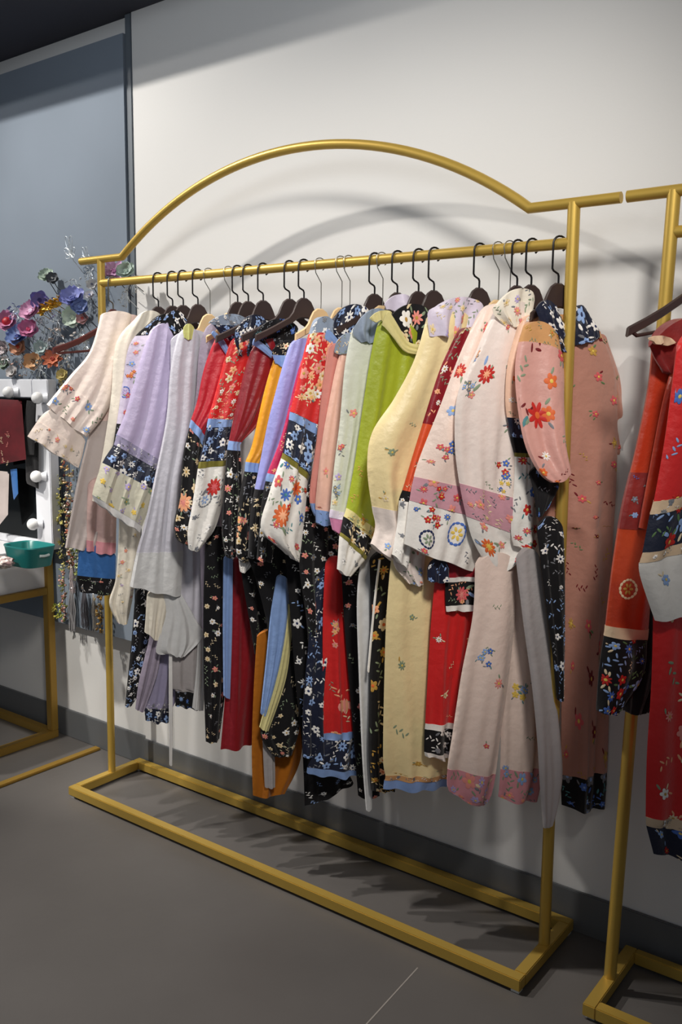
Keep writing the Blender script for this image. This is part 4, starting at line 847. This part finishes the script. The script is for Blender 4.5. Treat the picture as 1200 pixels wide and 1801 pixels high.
# silver leaf sprays
def spray(px, py, s, col, label, n=16, name='leaf_spray', hang=False, Y=None):
    Y = BY-.045 if Y is None else Y
    c = onY(px, py, Y); t = thing(name, label, 'hair ornament' if name != 'bead_garland' else 'garland', c); rnd = random.Random(int(px*31+py)); bm = bmesh.new(); bs = bmesh.new()
    for k in range(n):
        e = Vector((rnd.uniform(-1, 1), rnd.uniform(-.5, .1), rnd.uniform(-1, 1)))*s; tube(bs, [Vector((0, 0, 0)), e*.6+Vector((0, 0, .01)), e], .0007, 5)
        ax = Vector((rnd.uniform(-1, 1), -.3, rnd.uniform(-1, 1))).normalized(); petal_mesh(bm, e, ax, ax.orthogonal().normalized(), s*.34, s*.2, .2)
    tube(bs, [Vector((0, 0, 0)), Vector((0, BY-.001-Y, -.03))], .0012, 6)
    link('leaves', bm, mat('leaf_%d_%d_%d' % col, col, rough=.4, spec=.6), t); link('wires', bs, SIL, t)
spray(78, 572, .03, (196, 200, 204), 'silver white leaf spray under the gold comb')
spray(102, 566, .028, (206, 208, 212), 'silver leaf spray right of the gold comb')
spray(68, 605, .032, (150, 170, 170), 'grey green leaf spray in the middle of the display')
spray(46, 650, .026, (150, 118, 92), 'brown leaf spray above the white mirror frame')
spray(118, 636, .026, (184, 176, 164), 'beige leaf spray below the bare hanger')
spray(20, 595, .024, (116, 148, 160), 'blue grey leaf spray at the left edge')
spray(160, 482, .022, (214, 216, 218), 'white leaf spray left of the rack post')
spray(236, 500, .030, (190, 192, 190), 'white leaf spray seen below the hanging rod near the wall trim', 22)
spray(225, 525, .026, (172, 174, 170), 'grey leaf spray low behind the first hooks')
spray(150, 610, .030, (150, 150, 144), 'dull leaf spray behind the bare hanger bar')
for k, (x, y, c_, w_) in enumerate(((28, 552, (120, 130, 176), 'slate blue leaf spray above the blue blossoms'), (88, 540, (150, 140, 190), 'lilac leaf spray behind the gold comb'), (104, 590, (176, 160, 150), 'beige pink leaf spray above the rust orange bloom'),
        (38, 628, (160, 120, 104), 'russet leaf spray left of the apricot bloom'), (72, 650, (120, 128, 124), 'dark grey leaf spray above the mirror corner'), (8, 630, (188, 176, 172), 'pale leaf spray at the left edge above the mirror'),
        (140, 590, (186, 178, 172), 'pearl leaf spray just under the bare hanger arm'), (84, 598, (190, 196, 198), 'silver leaf spray between grey green and rust blooms'), (136, 505, (196, 200, 206), 'small silver spray above the periwinkle bloom'), (60, 570, (130, 116, 160), 'plum leaf spray beside the rose pink bloom'))):
    spray(x, y, .036, c_, w_, 20)
# hanging garlands of beads and silk petals
def garland(px, y0, y1, wpx, cols, label, nb, seed, Y=BY-.03, r=.0065):
    a = onY(px, y0, Y); b = onY(px+4, y1, Y); t = thing('bead_garland', label, 'garland', b); rnd = random.Random(seed)
    bm = bmesh.new(); tube(bm, [a-b, Vector((0, 0, 0))], .001, 6); tube(bm, [a-b, a-b+Vector((0, BY-Y-.001, .01))], .001, 6); link('cord', bm, STEM, t)
    wm = wpx/620
    per = [bmesh.new() for _ in cols]
    for k in range(nb):
        f_ = rnd.random(); p = a.lerp(b, f_)-b+Vector((rnd.uniform(-1, 1)*wm*(1-.5*f_), rnd.uniform(-.015, .008), 0)); q = rnd.choice(per)
        if rnd.random() < .45: sphere(q, p, r*rnd.uniform(.4, .8), seg=8)
        else:
            for z in range(4):
                ax = Vector((rnd.uniform(-1, 1), -.5, rnd.uniform(-1, 1))).normalized(); petal_mesh(q, p, ax, ax.orthogonal().normalized(), r*1.6, r, .3)
    for q, c in zip(per, cols): link('blossoms', q, mat('bead_%d_%d_%d' % c, c, rough=.3, spec=.7), t)
garland(122, 800, 1000, 15, [(190, 110, 84), (214, 178, 120), (150, 140, 96), (110, 60, 50), (226, 214, 196)], 'thick garland of rust and cream beads hanging below the cream pink sleeve', 150, 1)
garland(107, 830, 1010, 8, [(170, 168, 90), (206, 196, 120), (140, 140, 110)], 'thin yellow green bead strand along the mirror side', 60, 2)
garland(112, 1000, 1090, 9, [(176, 130, 110), (196, 150, 140), (150, 160, 90)], 'short dusty pink garland end beside the table leg', 60, 3)
garland(102, 1060, 1085, 10, [(200, 190, 90), (150, 160, 70)], 'small yellow flower cluster over the table leg', 26, 4)
garland(176, 1040, 1112, 9, [(196, 150, 60), (206, 190, 150), (130, 100, 50)], 'amber bead strand hanging left of the rack post', 46, 5)
garland(110, 655, 700, 9, [(178, 160, 96), (140, 124, 70), (196, 186, 140)], 'old gold bead cluster at the mirror corner', 40, 6)
garland(134, 965, 1020, 6, [(150, 160, 90), (180, 180, 150)], 'green grey bead strand beside the blue satin', 30, 7)
def tassel(px, y0, y1, wpx, col, label, n=26, seed=0):
    Y = BY-.02; a = onY(px, y0, Y); b = onY(px, y1, Y); t = thing('silk_tassel', label, 'tassel', b, 'tassels under the display board'); rnd = random.Random(seed); bm = bmesh.new(); h = a.z-b.z; wm = wpx/1300
    for k in range(n):
        x = rnd.uniform(-1, 1)*wm; tube(bm, [Vector((x*.5, 0, h)), Vector((x, rnd.uniform(-.008, .008), h*.5)), Vector((x*1.1, rnd.uniform(-.008, .008), h*rnd.uniform(0, .15)))], .0011, 5)
    link('fringe', bm, mat('fringe_%d' % col[0], col, rough=.6), t)
    bm = bmesh.new(); sphere(bm, (0, 0, h), wm*.6, (1, .6, .5), 12); tube(bm, [(0, 0, h), (0, BY-Y-.001, h+.02)], .0012, 6); link('knot', bm, SIL, t)
tassel(128, 1035, 1112, 18, (160, 158, 160), 'pale grey fringe tassel nearest the table leg', 34, 1)
tassel(150, 1040, 1108, 20, (96, 94, 100), 'dark grey fringe tassel in the middle', 34, 2)
tassel(166, 1045, 1112, 12, (180, 176, 170), 'light fringe tassel beside the amber beads', 20, 3)
tassel(128, 985, 1045, 14, (190, 176, 176), 'short pinkish tassel above the grey ones', 20, 4)
